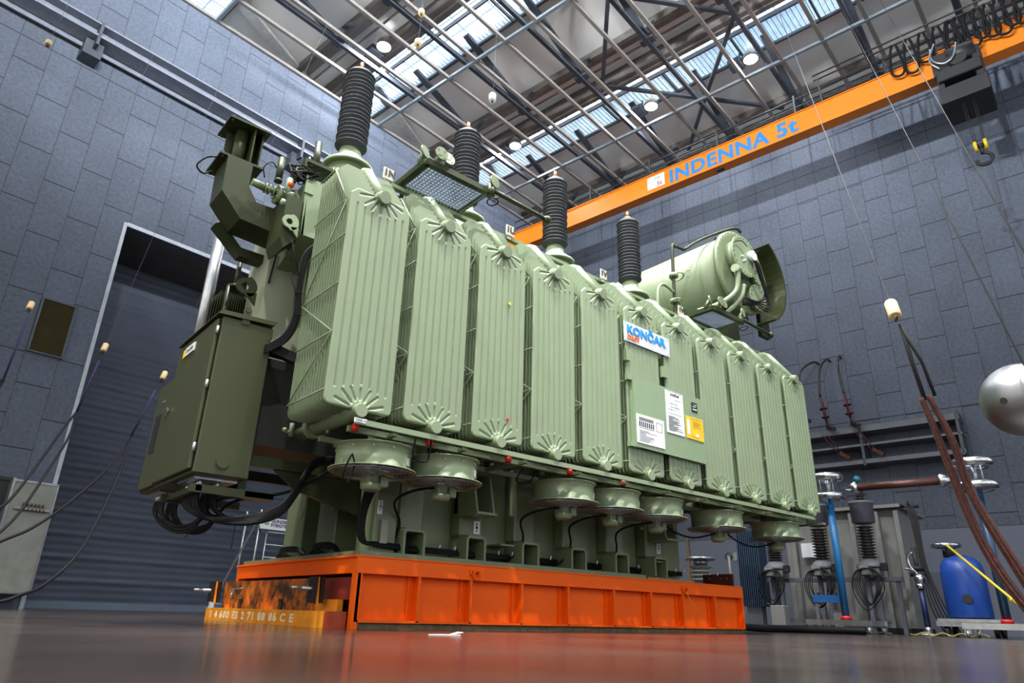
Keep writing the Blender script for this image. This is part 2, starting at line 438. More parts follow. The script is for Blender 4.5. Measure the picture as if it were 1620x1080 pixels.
# windows added in the two walls behind the camera, glowing as fill light
ADDED_PANE = mat('added_window_glow', (.5, .6, .7), 0.3, emit=((0.95, 0.97, 1.0), ADDED_WIN_GLOW))
ADDED_PANE2 = mat('added_warm_window_glow', (.5, .6, .7), 0.3, emit=((1.0, 0.93, 0.78), ADDED_WIN_GLOW2))
fr = MB(); gl = MB()
for k in range(5):
    v0 = -5.0 + 4.0 * k
    gl.box(UMIN, UMIN + .02, v0, v0 + 3.4, 1.0, 12.6)
    fr.box(UMIN, UMIN + .06, v0 - .06, v0, .94, 12.66).box(UMIN, UMIN + .06, v0 + 3.4, v0 + 3.46, .94, 12.66).box(UMIN, UMIN + .06, v0 + 1.67, v0 + 1.73, 1, 12.6)
    fr.box(UMIN, UMIN + .06, v0, v0 + 3.4, .94, 1.0).box(UMIN, UMIN + .06, v0, v0 + 3.4, 12.6, 12.66).box(UMIN, UMIN + .06, v0, v0 + 3.4, 8.3, 8.36)
struct('added_window_2', gl, ADDED_PANE2); struct('added_window_3', fr, FRAMEW)
fr = MB(); gl = MB()
for k in range(5):
    u0 = -5.5 + 4.4 * k
    gl.box(u0, u0 + 3.6, VMIN, VMIN + .02, 1.5, 10.6)
    fr.box(u0 - .06, u0, VMIN, VMIN + .06, 1.44, 10.66).box(u0 + 3.6, u0 + 3.66, VMIN, VMIN + .06, 1.44, 10.66).box(u0 + 1.77, u0 + 1.83, VMIN, VMIN + .06, 1.5, 10.6)
    fr.box(u0, u0 + 3.6, VMIN, VMIN + .06, 1.44, 1.5).box(u0, u0 + 3.6, VMIN, VMIN + .06, 10.6, 10.66).box(u0, u0 + 3.6, VMIN, VMIN + .06, 6.0, 6.06)
struct('added_window_4', gl, ADDED_PANE); struct('added_window_5', fr, FRAMEW)

# ---- roof
PANEL = mat('white_roof_panels', (0.88, 0.87, 0.86), 0.7, 0, 0.03, 0.6)
BROWN = mat('brown_purlin', (0.13, 0.115, 0.11), 0.6)
TAN = mat('ribbed_taupe_sheet', (0.22, 0.19, 0.18), 0.6)
def pane_mat():
    m, N, L, B = nodes_of('daylit_roof_glazing')
    tc = N.new('ShaderNodeTexCoord'); n = N.new('ShaderNodeTexNoise'); n.inputs['Scale'].default_value = 0.45
    L.new(tc.outputs['Object'], n.inputs['Vector'])
    r = N.new('ShaderNodeValToRGB'); e = r.color_ramp.elements
    e[0].position = .35; e[0].color = (0.50, 0.66, 0.85, 1); e[1].position = .6; e[1].color = (0.9, 0.96, 1, 1)
    L.new(n.outputs['Fac'], r.inputs['Fac']); L.new(r.outputs['Color'], B.inputs['Emission Color']); B.inputs['Emission Strength'].default_value = SKY_PANE
    B.inputs['Base Color'].default_value = (.6, .7, .8, 1)
    return m
PANE = pane_mat()
GRATE = mat('galvanised_grating', (0.36, 0.42, 0.47), 0.45, 0.5)
VR0, VR1 = VMIN, 17.6
U0S = (-8.6, -3.3, 2.0, 7.3, 12.6)
seg_n = 0
RU = 20.4
def clampu(a, b_): return max(a, UMIN), min(b_, RU)
cl = MB(); be = MB(); tn = MB(); wl = MB(); gz = MB(); gb = MB(); xm = MB()
for u0 in U0S + (17.9,):
    def B(mb_, a, c, z0, z1, v0=VR0, v1=VR1):
        a, c = clampu(u0 + a, u0 + c)
        if c > a + .01: mb_.box(a, c, v0, v1, z0, z1)
    B(cl, -2.07, 0.40, 15.6, 15.7)
    B(cl, 0.36, 1.55, 15.72, 15.8)
    B(cl, 1.60, 1.94, 15.72, 15.8)
    B(cl, 1.88, 1.92, 15.6, 16.1); B(cl, 3.86, 3.9, 15.7, 16.1)
    B(be, 0.40, 0.54, 15.35, 15.72)
    B(be, 1.55, 1.62, 15.3, 15.72); B(be, 1.55, 1.92, 15.28, 15.32)
    B(be, 3.24, 3.30, 15.36, 15.6)
    B(tn, 0.56, 0.88, 15.56, 15.62)
    B(wl, 1.0, 1.05, 15.45, 15.5); B(wl, 1.68, 1.72, 15.2, 15.24)
    B(gz, 1.88, 3.9, 16.1, 16.15)
    B(gb, 2.42, 2.46, 16.0, 16.08); B(gb, 2.95, 2.98, 16.03, 16.09)
    B(xm, 2.80, 2.88, 14.26, 14.34)
struct('ceiling', cl, PANEL); struct('trim_9', be, BROWN); struct('trim_10', tn, TAN); struct('trim_11', wl, LSTEEL)
struct('window_1', gz, PANE)
gm = MB()
for u0 in U0S:
    for k in range(40):
        v = VR0 + k * .6
        if u0 + 1.9 > UMIN and u0 + 3.25 < UMAX: gm.box(u0 + 1.92, u0 + 3.86, v, v + .03, 16.03, 16.09)
for q, f in enumerate(gb.f): pass
gm.v += [p.copy() for p in gb.v]; o_ = len(gm.v) - len(gb.v)
for f in gb.f: gm.f.append([o_ + i for i in f]); gm.mi.append(0); gm.sm.append(False)
struct('trim_12', gm, FRAMEW)
struct('trim_13', xm, mat('cross_rail_steel', (0.22, 0.25, 0.28), 0.4, 0.5))
# wall above the left wall head (the roof runs past it) and white gusset strips
struct('wall_upper', MB().box(UMIN, RU, 17.6, 17.8, 14.3, 17).box(RU, RU + .2, VMIN, 17.8, 14.3, 17).box(UMAX, RU, VMIN - .2, VMIN, 14.3, 17), PANEL)
struct('trim_40', MB().box(UMAX + .3, RU, VMIN, 17.6, 14.2, 14.3), PANEL)
struct('trim_14', MB().box(UMIN, UMAX, VMAX + .3, 17.6, 14.2, 14.3), PANEL)
gs = MB()
for k in (-1, 0, 1, 2):
    du = 5.15 * k
    gs.prism([(5.3 + du - .9, 14.85, 15.45), (5.3 + du - .62, 14.65, 15.45), (8.5 + du, 16.25, 15.45), (8.2 + du, 16.5, 15.45)], (0, 0, .1))
struct('trim_15', gs, mat('white_gusset', (0.8, 0.8, 0.82), 0.5))
# ceiling rails along the hall (z 14.3) every 1.07 m
lb = MB(); db = MB()
for k in range(20):
    v = 14.98 - 1.0725 * k if k else 14.96
    if v < VMIN: break
    lb.box(UMIN, RU, v - .045, v + .045, 14.27, 14.36)
struct('trim_16', lb, LSTEEL)
# trusses: one beside every second rail
tr_n = 17
for k in range(9):
    v = 13.1 - 2.15 * k + .13
    if v < VMIN + .3: break
    t = MB()
    t.bar((UMIN, v, 14.45), (RU, v, 14.45), .10, .13)
    for u0 in U0S + (17.9,):
        a = Vector((u0 + .12, v, 14.52)); c = Vector((u0 - 2.55, v, 15.42))
        if c.x > UMIN: t.bar(a, c, .17, .11)
        if u0 > UMIN: t.bar((u0 - .1, v, 14.55), (u0 + .5, v, 15.5), .12, .12)
        if UMIN < u0 + 2.5: t.bar((u0 + .1, v - .2, 14.5), (u0 + .1, v + .2, 14.5), .22, .1)
    struct('trim_%d' % tr_n, t, DSTEEL); tr_n += 1
# horizontal wind bracing
t = MB()
nd = [((16.0, 6.76), (13.6, 4.72)), ((16.0, 6.76), (13.62, 8.82)), ((16.0, 6.76), (17.9, 5.1)), ((16.0, 6.76), (17.9, 8.3)),
      ((13.6, 8.84), (11.0, 6.9)), ((13.6, 4.72), (11.0, 6.9)), ((8.2, 8.84), (11.0, 6.9)), ((8.2, 4.72), (11.0, 6.9))]
for (a, c) in nd: t.bar((*a, 14.78), (*c, 14.78), .11, .08)
struct('trim_%d' % tr_n, t, DSTEEL); tr_n += 1

# walkway gratings under the glazing
for gi, u0 in enumerate(U0S[1:]):
    lab = ['galvanised walkway grating behind the camera', 'galvanised walkway grating overhead near the camera',
           'galvanised walkway grating under the left roof glazing', 'galvanised walkway grating under the glazing by the lamps'][gi]
    b = MB(); a, c = u0 + 2.27, u0 + 3.2
    n = 23
    for i in range(n + 1):
        uu = a + (c - a) * i / n; b.box(uu - .006, uu + .006, VR0 + .1, 17.4, 15.42, 15.45)
    k = 0
    v = VR0 + .1
    while v < 17.4:
        b.box(a, c, v, v + .014, 15.425, 15.445); v += .13
    o = thing('walkway_grating', lab, 'grating', (u0 + 2.7, 5, 15.4), True, 'walkway gratings under the roof glazing') if False else None
    o = b.build('walkway_grating', GRATE, org=(u0 + 2.7, 5, 15.4), hall=True)
    tag(o, lab, 'grating')
    e = MB().box(a - .05, a, VR0 + .1, 17.4, 15.34, 15.5).box(c, c + .05, VR0 + .1, 17.4, 15.34, 15.5)
    v = VR0 + .6
    while v < 17.4: e.box(a, c, v, v + .05, 15.32, 15.42); v += 2.15
    e.build('edge_beam', DSTEEL, o, org=(u0 + 2.7, 5, 15.4))

# floodlights
LAMPGLOW = mat('lit_lamp_glass', (1, 1, 1), 0.4, emit=((0.92, 0.97, 1.0), 60))
def floodlight(org, label):
    t = thing('floodlight', label, 'lamp', org, True, None)
    u, v, z = org
    b = MB().rbox(u - .22, u + .22, v + .24, v + .62, z - .12, z + .06, .02)
    b.bar((u, v + .3, z + .05), (u, v + .3, z + .31), .04)
    b.build('gear_housing', DSTEEL, t, org)
    MB().lathe([(.06, .28), (.12, .2), (.21, .02), (.23, -.1), (.2, -.1)], org, (0, 0, 1), 28, True, False).build('reflector', LSTEEL, t, org)
    MB().lathe([(1e-4, -.10), (.12, -.102), (.19, -.09)], org, (0, 0, 1), 28).build('lamp_glass', LAMPGLOW, t, org)
    return t
for (p, lab, k) in LAMPS: floodlight(p, lab)
for u, v, z, k in ADDED_LAMPS: floodlight((u, v, z), 'added floodlight behind the camera at %s of the roof' % {(3.2, 7.0): 'the near left', (3.2, 1.0): 'the middle', (-2.1, 4.0): 'the rear left', (8.6, -1.0): 'the right', (-2.1, -3.0): 'the rear right'}[(u, v)])
#PART3
# ================================================================== TRANSPORT PLATFORM
PO = (5.1, 6.0, 0.0)
PX0, PX1, PY0, PY1 = 2.57, 7.66, 4.80, 7.25
plat = thing('transport_platform', 'bright orange ribbed steel platform carrying the green transformer', 'platform', PO)
b = MB()
b.box(PX0 + .03, PX1, PY0, PY1, .385, .50); b.box(PX0 - .02, PX1, PY0 - .0, PY1, .497, .512)
b.box(PX0, PX0 + .03, PY0, PY1 + .0, .385, .50)
b.box(PX0 + .0, PX1, PY0 - .004, PY0 + .004, .385, .40)
b.build('top_beam', ORANGE, plat, PO)
b = MB().box(PX0 + .04, PX1 - .02, PY0 + .07, PY0 + .09, .05, .385).box(PX0 + .04, PX1 - .02, PY1 - .09, PY1 - .07, .05, .385).box(PX1 - .04, PX1 - .02, PY0 + .09, PY1 - .09, .05, .385)
b.box(PX0 + .04, PX1, PY0, PY0 + .09, .045, .062)
b.build('side_web', ORANGE, plat, PO)
for i, x in enumerate((2.60, 3.13, 3.64, 4.20, 4.77, 5.40, 5.97, 6.51, 7.09, 7.645)):
    b = MB().box(x - .012, x + .012, PY0, PY0 + .07, .05, .385)
    if i in (1, 2, 3, 4, 5, 6, 7, 8): b.box(x - .075, x - .068, PY0 + .045, PY0 + .07, .062, .385)
    b.build('web_stiffener', ORANGE, plat, PO)
b = MB().prism([(PX0 - .0, PY0 + .0, 0.0), (PX0 + .05, PY0, 0.0), (PX0 + .055, PY0, .385), (PX0 + .0, PY0, .385)], (0, .06, 0))
b.build('corner_post', ORANGE, plat, PO)
MB().prism([(PX0, PY1 - .06, 0.0), (PX0 + .05, PY1 - .06, 0.0), (PX0 + .055, PY1 - .06, .385), (PX0, PY1 - .06, .385)], (0, .06, 0)).build('corner_post', ORANGE, plat, PO)
MB().box(PX0 + .06, PX1 - .02, PY0 + .02, PY0 + .16, 0, .045).box(PX0 + .06, PX1 - .02, PY1 - .16, PY1 - .02, 0, .045).build('timber_sleeper', WOOD, plat, PO)
for x in (3.665, 6.52):
    b = MB().torus((x + .01, PY0 - .018, .425), (0, 1, .15), .034, .010, 20, 8)
    b.box(x - .03, x + .05, PY0 - .02, PY0 - .001, .448, .462).box(x - .05, x - .035, PY0 - .015, PY0 - .001, .43, .47)
    tag(b.build('lashing_ring', ORANGE, plat, PO))
b = MB()
b.cyl((6.54, PY0 - .02, .41), (6.60, PY0 - .03, .30), .0035, 6)
b.build('lashing_string', YEL, plat, PO)
b = MB().box(7.66, 7.69, 4.92, 5.34, .30, .66)
for y in (5.0, 5.08, 5.24): b.m(1).cyl((7.65, y, .61), (7.66, y, .61), .012, 8)
b.build('end_plate', [mat('maroon_plate', (0.06, 0.022, 0.018), 0.5), STEEL], plat, PO)
MB().box(5.95, 6.75, 4.82, 5.0, .513, .535).build('timber_board', mat('light_board', (0.30, 0.17, 0.08), 0.7, 0, .2, 12), plat, PO)

# skid in the open end of the platform
SO = (2.6, 6.1, 0)
sk = thing('roller_skid', 'worn orange and yellow skid with rusty plate inside the platform end', 'skid', SO)
MB().box(2.45, 2.56, 5.0, 7.62, 0, .115).build('lower_beam', YBEAM, sk, SO)
MB().box(2.452, 2.56, 4.80 + .06, 4.995, 0.0, .115).build('beam_end', mat('deep_red_steel', (0.32, 0.04, 0.01), 0.5, 0, .3, 8), sk, SO)  # beam end in a darker, redder tone than the beam
b = MB().box(2.56, 2.62, 5.44, 7.5, .115, .36)
tag(b.build('rusty_plate', SCUFF, sk, SO), 'rust-stained orange plate')
MB().box(2.575, 2.62, 5.05, 5.43, .115, .2).build('plate_step', YBEAM, sk, SO)
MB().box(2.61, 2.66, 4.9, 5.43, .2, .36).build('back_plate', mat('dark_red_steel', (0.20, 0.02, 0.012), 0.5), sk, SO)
for (y, s_) in ((5.25, 1), (7.56, -1)):
    b = MB().box(2.5, 2.53, y - .05, y + .05, .17, .36).box(2.44, 2.47, y - .05, y + .05, .17, .36)
    o = b.build('clamp_jaw', mat('dark_oily_steel', (0.035, 0.03, 0.028), 0.4, .5), sk, SO)
    MB().cyl((2.53, y, .27), (2.36, y + .0, .275), .018, 10).cyl((2.36, y, .275), (2.28, y, .276), .012, 10).build('clamp_pin', STEEL, o, SO)
    o.children[0].location = (0, 0, 0)
    MB().prism([(2.475, y - .045, .16), (2.475, y + .01, .16), (2.475, y + .03, .36), (2.475, y - .02, .36)], (.02, 0, 0)).build('clamp_wedge', YBEAM, o, SO)
for y in (6.05, 7.0):
    MB().box(2.545, 2.56, y - .03, y + .03, .115, .2).build('guide_tab', INK, sk, SO)
b = MB().torus((2.55, 7.25, .27), (1, .2, 0), .022, .006, 16, 6).torus((2.548, 7.25, .23), (1, -.3, 0), .02, .006, 16, 6).cyl((2.55, 7.24, .29), (2.55, 6.98, .295), .005, 6)
b.build('chain_shackle', STEEL, sk, SO)
# chalk marks on the beam: worn numerals
text('chalk_marks', '1 4 600 ES 2 71 88 86 C E', .085, (2.449 - SO[0], 7.5 - SO[1], .028), SIDE_X, mat('chalk', (1.0, 0.78, 0.55), 0.9), sk, .0005, .003, sx=1.7, font_space=1.25)

# ================================================================== POWER TRANSFORMER
TO = (5.2, 6.0, 0.512)
tr = thing('power_transformer', 'large sage green power transformer with eleven radiators standing on the orange platform', 'transformer', TO)
def P(b, name, m, parent=tr, org=TO): return b.build(name, m, parent, org)
# parts whose own origin matters (repeats) are placed at org: give them a location relative to the transformer origin
def part_at(b, name, m, org, parent=tr):
    o = b.build(name, m, parent, org); o.location = Vector(org) - Vector(TO); return o

# ---- tank
b = MB()
b.box(2.95, 6.9, 5.12, 6.9, .55, 3.2)
b.box(2.6, 5.93, 4.83, 7.2, .513, .55).box(5.93, 7.0, 5.03, 7.2, .513, .55)
b.box(2.6, 8.6, 5.0, 7.0, 3.16, 3.24)
b.box(6.9, 8.45, 5.15, 6.9, 2.0, 3.16)
tank = P(b, 'tank', TANKG)
def sub(b, name, m, par, org=TO):
    o = b.build(name, m, par, org); return o
# vertical box stiffeners on the long side, with inverted U feet
for i in range(6):
    x0 = 2.985 + .628 * i
    b = MB().rbox(x0 + .0, x0 + .25, 4.97, 5.12, .75, 3.1, .015)
    sub(b, 'wall_stiffener', TANKG, tank)
    b = MB(); t = .022
    wa = .212
    pts = [(x0, .55), (x0, .72), (x0 + .03, .75), (x0 + wa - .03, .75), (x0 + wa, .72), (x0 + wa, .55)]
    pin = [(x0 + wa - t, .55), (x0 + wa - t, .715), (x0 + wa - .035, .75 - t), (x0 + .035, .75 - t), (x0 + t, .715), (x0 + t, .55)]
    for k in range(5):
        b.prism([(pts[k][0], 4.86, pts[k][1]), (pts[k + 1][0], 4.86, pts[k + 1][1]), (pin[4 - k][0], 4.86, pin[4 - k][1]), (pin[5 - k][0], 4.86, pin[5 - k][1])], (0, .26, 0))
    sub(b, 'foot_arch', TANKG, tank)
for x in (4.02, 6.2):
    sub(MB().box(x, x + .16, 4.9, 5.12, .70, .715), 'shelf_plate', TANKG, tank)
# end stiffeners (on the left end wall)
for (y0, y1) in ((4.93, 5.2), (5.6, 5.95), (6.26, 6.66)):
    b = MB().rbox(2.75, 2.96, y0, y1, .55, 3.1, .012)
    sub(b, 'wall_stiffener', TANKG, tank)
    if y0 > 5: sub(MB().cyl((2.74, y0 + .07, .95), (2.75, y0 + .07, .95), .035, 20), 'plug', SAGE, tank)
# jacking brackets
for x in (3.60, 6.16):
    b = MB()
    b.prism([(x, 5.05, 1.27), (x, 4.8, 1.27), (x, 4.72, .93), (x, 5.05, .93)], (.02, 0, 0)); b.prism([(x + .18, 5.05, 1.27), (x + .18, 4.8, 1.27), (x + .18, 4.72, .93), (x + .18, 5.05, .93)], (.02, 0, 0))
    b.box(x - .01, x + .21, 4.70, 5.05, .915, .935).box(x, x + .2, 4.79, 5.05, 1.265, 1.285).box(x, x + .2, 5.0, 5.05, .93, 1.27)
    P(b, 'jacking_bracket', TANKG)
# signs on the tank
def pictogram(pos, up_arrow=True):
    x, y, z = pos
    b = MB().rbox(x - .035, x + .035, y - .004, y, z - .055, z + .055, .003)
    o = part_at(b, 'jacking_sign', WHITE, (x, y, z))
    m = MB()
    m.prism([(x - .012, y - .006, z + .02), (x + .012, y - .006, z + .02), (x, y - .006, z + .042)], (0, .003, 0))
    m.box(x - .012, x + .012, y - .006, y - .003, z - .012, z + .012)
    m.prism([(x - .010, y - .006, z - .022), (x + .010, y - .006, z - .022), (x, y - .006, z - .042)], (0, .003, 0))
    c = m.build('symbol', INK, o, (x, y, z)); return o
pictogram((3.79, 4.965, .835)); pictogram((6.33, 4.965, .85))
b = MB().rbox(2.765, 2.81, 4.922, 4.93, .84, .95, .003)
o = part_at(b, 'grounding_sign', WHITE, (2.79, 4.925, .9))
MB().box(2.786, 2.79, 4.919, 4.922, .90, .94).box(2.772, 2.804, 4.919, 4.922, .896, .902).box(2.777, 2.799, 4.919, 4.922, .882, .887).box(2.782, 2.794, 4.919, 4.922, .868, .873).build('symbol', INK, o, (2.79, 4.925, .9))
P(MB().box(2.80, 2.86, 4.90, 4.925, .62, .80), 'grounding_terminal', mat('dull_steel_plate', (.25, .25, .22), .5, .4))
# ---- cable bundle along the foot and up the corner
b = MB()
for k in range(5):
    o_ = .012 * k
    b.tube([(2.98, 4.85 + o_, 1.5), (2.68 + .02 * k, 4.88, 1.15), (2.60 + .012 * k, 4.89, .85), (2.62 + .01 * k, 4.89, .63), (2.8, 4.89 + o_, .60 + .006 * k), (3.05, 4.90, .59 + .006 * k)], .012, 6)
    b.tube([(3.05, 4.90 + .012 * k, .585 + .008 * k), (4.5, 5.06, .60 + .008 * k), (6.85, 5.06, .60 + .008 * k)], .011, 6, False)
b.m(1)
for k in range(14): b.box(3.2 + .27 * k, 3.208 + .27 * k, 4.90 + .0 * k, 5.04, .575, .65) if False else b.cyl((3.42 + .645 * (k // 2) + .16 * (k % 2), 4.985, .625), (3.43 + .645 * (k // 2) + .16 * (k % 2), 4.985, .66), .006, 6)
P(b, 'cable_bundle', [BLK, WHITE])
b = MB()
for k, (y0, y1) in enumerate(((5.35, 5.9), (6.0, 6.6))):
    for j in range(5): b.tube([(2.70 + .01 * j, y0 + .03 * j, .56 + .008 * j), (2.66, y0 + .12, .60 + .010 * j), (2.66, y1 - .12, .60 + .010 * j), (2.70 + .01 * j, y1 - .03 * j, .56 + .008 * j), (2.74, (y0 + y1) / 2, .565)], .008, 6, closed=True)
P(b, 'coiled_cable', BLK)

# ---- radiators
RW, RZ0, RZ1 = .26, 1.405, 3.125
RH = RZ1 - RZ0
def outline(z):     # half width of a fin at height z above its foot
    h = RW; c1, c0 = .055, .045
    if z > RH - c1: h = RW - (z - (RH - c1)) * 1.0
    if z < c0: h = RW - c0 + math.sqrt(max(0, c0 * c0 - (c0 - z) ** 2))
    return h
def seg_d(px, pz, a, c):
    vx, vz = c[0] - a[0], c[1] - a[1]; t = ((px - a[0]) * vx + (pz - a[1]) * vz) / (vx * vx + vz * vz)
    t = max(0, min(1, t)); return math.hypot(px - a[0] - t * vx, pz - a[1] - t * vz)
VG = []                       # vertical pressings and radial slots around the header stubs
for i in range(-3, 4):
    xg = .066 * i; zk = .115 + .055 * (1 - abs(i) / 3.0)
    VG.append(((xg, zk + .02), (xg, RH - zk - .02), .0065, .0085))
    ang = math.radians(27 * i)
    for mirror in (0, 1):
        f = (lambda p: (p[0], RH - p[1])) if mirror else (lambda p: p)
        if abs(i) == 3:
            VG.append((f((.078 * math.sin(ang), .020)), f((math.copysign(.185, i), .055 if not mirror else .05)), .0075, .008))
        else:
            VG.append((f((.075 * math.sin(ang), .075 * math.cos(ang))), f((.155 * math.sin(ang) * 1.1, .150 * math.cos(ang) + .015 * abs(i))), .0075, .008))
def relief(x, z):
    d = 0.0
    for a, c, wd, dp in VG:
        if (z < min(a[1], c[1]) - .02) or (z > max(a[1], c[1]) + .02) or x < min(a[0], c[0]) - .02 or x > max(a[0], c[0]) + .02: continue
        q = seg_d(x, z, a, c)
        t = max(0.0, min(1.0, 1.0 - (q - wd * .5) / wd))
        d = max(d, dp * t * t * (3 - 2 * t))
    for hz in (0.0, RH):
        r = math.hypot(x, z - hz)
        if r < .085 and d < .001: d = -.006 * max(0, min(1, (.085 - r) / .015))
    return d
radiator_mesh = MB()
nx, nz = 124, 230
zrow = [RH * j / nz for j in range(nz + 1)]
vs = []
for z in zrow:
    h = outline(z)
    for i in range(nx + 1):
        x = -h + 2 * h * i / nx
        e = min(h - abs(x), z, RH - z); e = min(1.0, e / .010)
        vs.append((x, relief(x, z) - .012 * (1 - (1 - e) ** 2), RZ0 + z))
radiator_mesh.add(vs, [(j * (nx + 1) + i, j * (nx + 1) + i + 1, (j + 1) * (nx + 1) + i + 1, (j + 1) * (nx + 1) + i) for j in range(nz) for i in range(nx)], True)
def rise(k): return .062 * min(k, 6)
def fin(b, y, th=.014, up=0.0, dx=0.0):
    zs = [0, .006, .02, .045, RH - .055, RH - .012, RH]
    q = [(z, outline(min(z, RH - .055)) - (.043 if i == 5 else .055 if i == 6 else 0)) for i, z in enumerate(zs)]
    q = [(z, h - dx) for z, h in q]
    L_ = [(-h, y, RZ0 + z + (up if i > 3 else 0)) for i, (z, h) in enumerate(q)]; R_ = [(h, p[1], p[2]) for (z, h), p in zip(q, L_)][::-1]
    b.prism(L_ + R_, (0, th, 0))
fin(radiator_mesh, .001, .012)
NF = 14
for k in range(1, NF): fin(radiator_mesh, .0455 * k, .0065, rise(k), .006)
RADX = [2.12 + .62 * n for n in range(11)]; RY0 = 4.185
o0 = (RADX[0], RY0, 0)
R0 = radiator_mesh.build('radiator', SAGE, tr, (0, 0, 0)); R0.location = Vector(o0) - Vector(TO)
def rsub(b, name, m): return b.build(name, m, R0, (0, 0, 0))
rsub(MB().cyl((0, -.046, RZ0 - .010), (0, .93, RZ0 - .010), .053, 24).cyl((0, -.062, RZ0 - .010), (0, -.046, RZ0 - .010), .046, 24, .053).cyl((0, .64, RZ0), (0, .665, RZ0), .085, 24).cyl((0, .68, RZ0), (0, .705, RZ0), .085, 24), 'lower_header', SAGE)
rsub(MB().cyl((0, -.050, RZ1 - .022), (0, .02, RZ1 + .0), .056, 24).cyl((0, -.064, RZ1 - .024), (0, -.050, RZ1 - .022), .049, 24, .056).tube([(0, .01, RZ1 - .005), (0, .30, RZ1 + .385), (0, .36, RZ1 + .42), (0, .45, RZ1 + .43), (0, .93, RZ1 + .43)], .047, 18, False), 'upper_header', SAGE)
rsub(MB().cyl((0, .66, RZ1 + .43), (0, .685, RZ1 + .43), .085, 24), 'pipe_flange', SAGE)
for s_ in (-1, 1):
    b = MB(); X = s_ * (RW + .004); y0, y1 = .0, .0455 * (NF - 1) + .014
    for z in (.10, .52, .90, 1.30): b.cyl((X, y0, RZ0 + z), (X, y1, RZ0 + z), .0055, 6)
    b.cyl((X, y1, RZ0 + .10), (X, y0, RZ0 + .52), .005, 6).cyl((X, y0, RZ0 + .52), (X, y1, RZ0 + .90), .005, 6)
    b.cyl((X, y1, RZ0 + .90), (X, y0 + .05, RZ0 + 1.62), .005, 6).cyl((X, y0 + .05, RZ0 + 1.62), (X, y0 + .34, RZ0 + 2.04), .0065, 6).cyl((X, y0 + .34, RZ0 + 2.04), (X, y1, RZ0 + 2.04), .0065, 6).cyl((X, y0 + .05, RZ0 + 1.62), (X, y1, RZ0 + 1.62), .005, 6)
    rsub(b, 'brace_rods', SAGE)
rsub(MB().prism([(-.045, .50, RZ1 + .42), (.045, .50, RZ1 + .42), (.045, .50, RZ1 + .52), (-.045, .50, RZ1 + .52)], (0, .012, 0)), 'lifting_eye', TANKG)
for n in range(1, 11):
    c = copy_tree(R0, tr); c.location = Vector((RADX[n], RY0, 0)) - Vector(TO)
# rail over the radiators with phase tags
P(MB().box(2.35, 8.5, 4.62, 4.67, 3.60, 3.635).box(2.62, 2.66, 4.62, 5.1, 3.2, 3.56).box(5.1, 5.14, 4.62, 5.1, 3.2, 3.56).box(8.3, 8.34, 4.62, 5.1, 3.2, 3.56), 'top_rail', TANKG)
for x, s_ in ((2.37, '1N'), (3.77, '1U'), (5.14, '1V'), (6.55, '1W')):
    b = MB().rbox(x - .055, x + .055, 4.60, 4.61, 3.63, 3.75, .006).box(x - .02, x + .02, 4.61, 4.64, 3.60, 3.70)
    o = part_at(b, 'phase_tag', mat('cream_tag', (0.48, 0.46, 0.38), 0.5), (x, 4.6, 3.65))
    text('tag_letters', s_, .09, (-.05, -.004, .018), SIDE_Y, INK, o, .001, .004)
# bar under the radiators
b = MB().box(2.09, 8.34, 4.135, 4.16, 1.30, 1.338)
for x in RADX: b.box(x - .012, x + .012, 4.14, 4.18, 1.33, 1.40)
P(b, 'lower_rail', SAGE)
b = MB().prism([(2.075, 4.13, 1.31), (2.17, 4.13, 1.31), (2.17, 4.13, 1.34), (2.075, 4.13, 1.34)], (0, .003, 0))
o = part_at(b, 'valve_tag', WHITE, (2.08, 4.13, 1.308)); 
text('tag_letters', 'F.EC06  PG', .018, (.006, -.002, .010), SIDE_Y, INK, o, .0005)
for x in (2.12, 2.74, 3.5, 4.2, 4.9): P(MB().cyl((x + .02, 4.23, 1.27), (x + .02, 4.23, 1.32), .026, 14), 'drain_cap', RED)
b = MB()
for y in (4.24, 4.68): b.box(2.1, 8.3, y, y + .04, 1.27, 1.31)
for x in [2.12 + .62 * n + .30 for n in range(11)]: b.box(x - .02, x + .02, 4.16, 5.0, 1.275, 1.30)
P(b, 'fan_frame', TANKG)

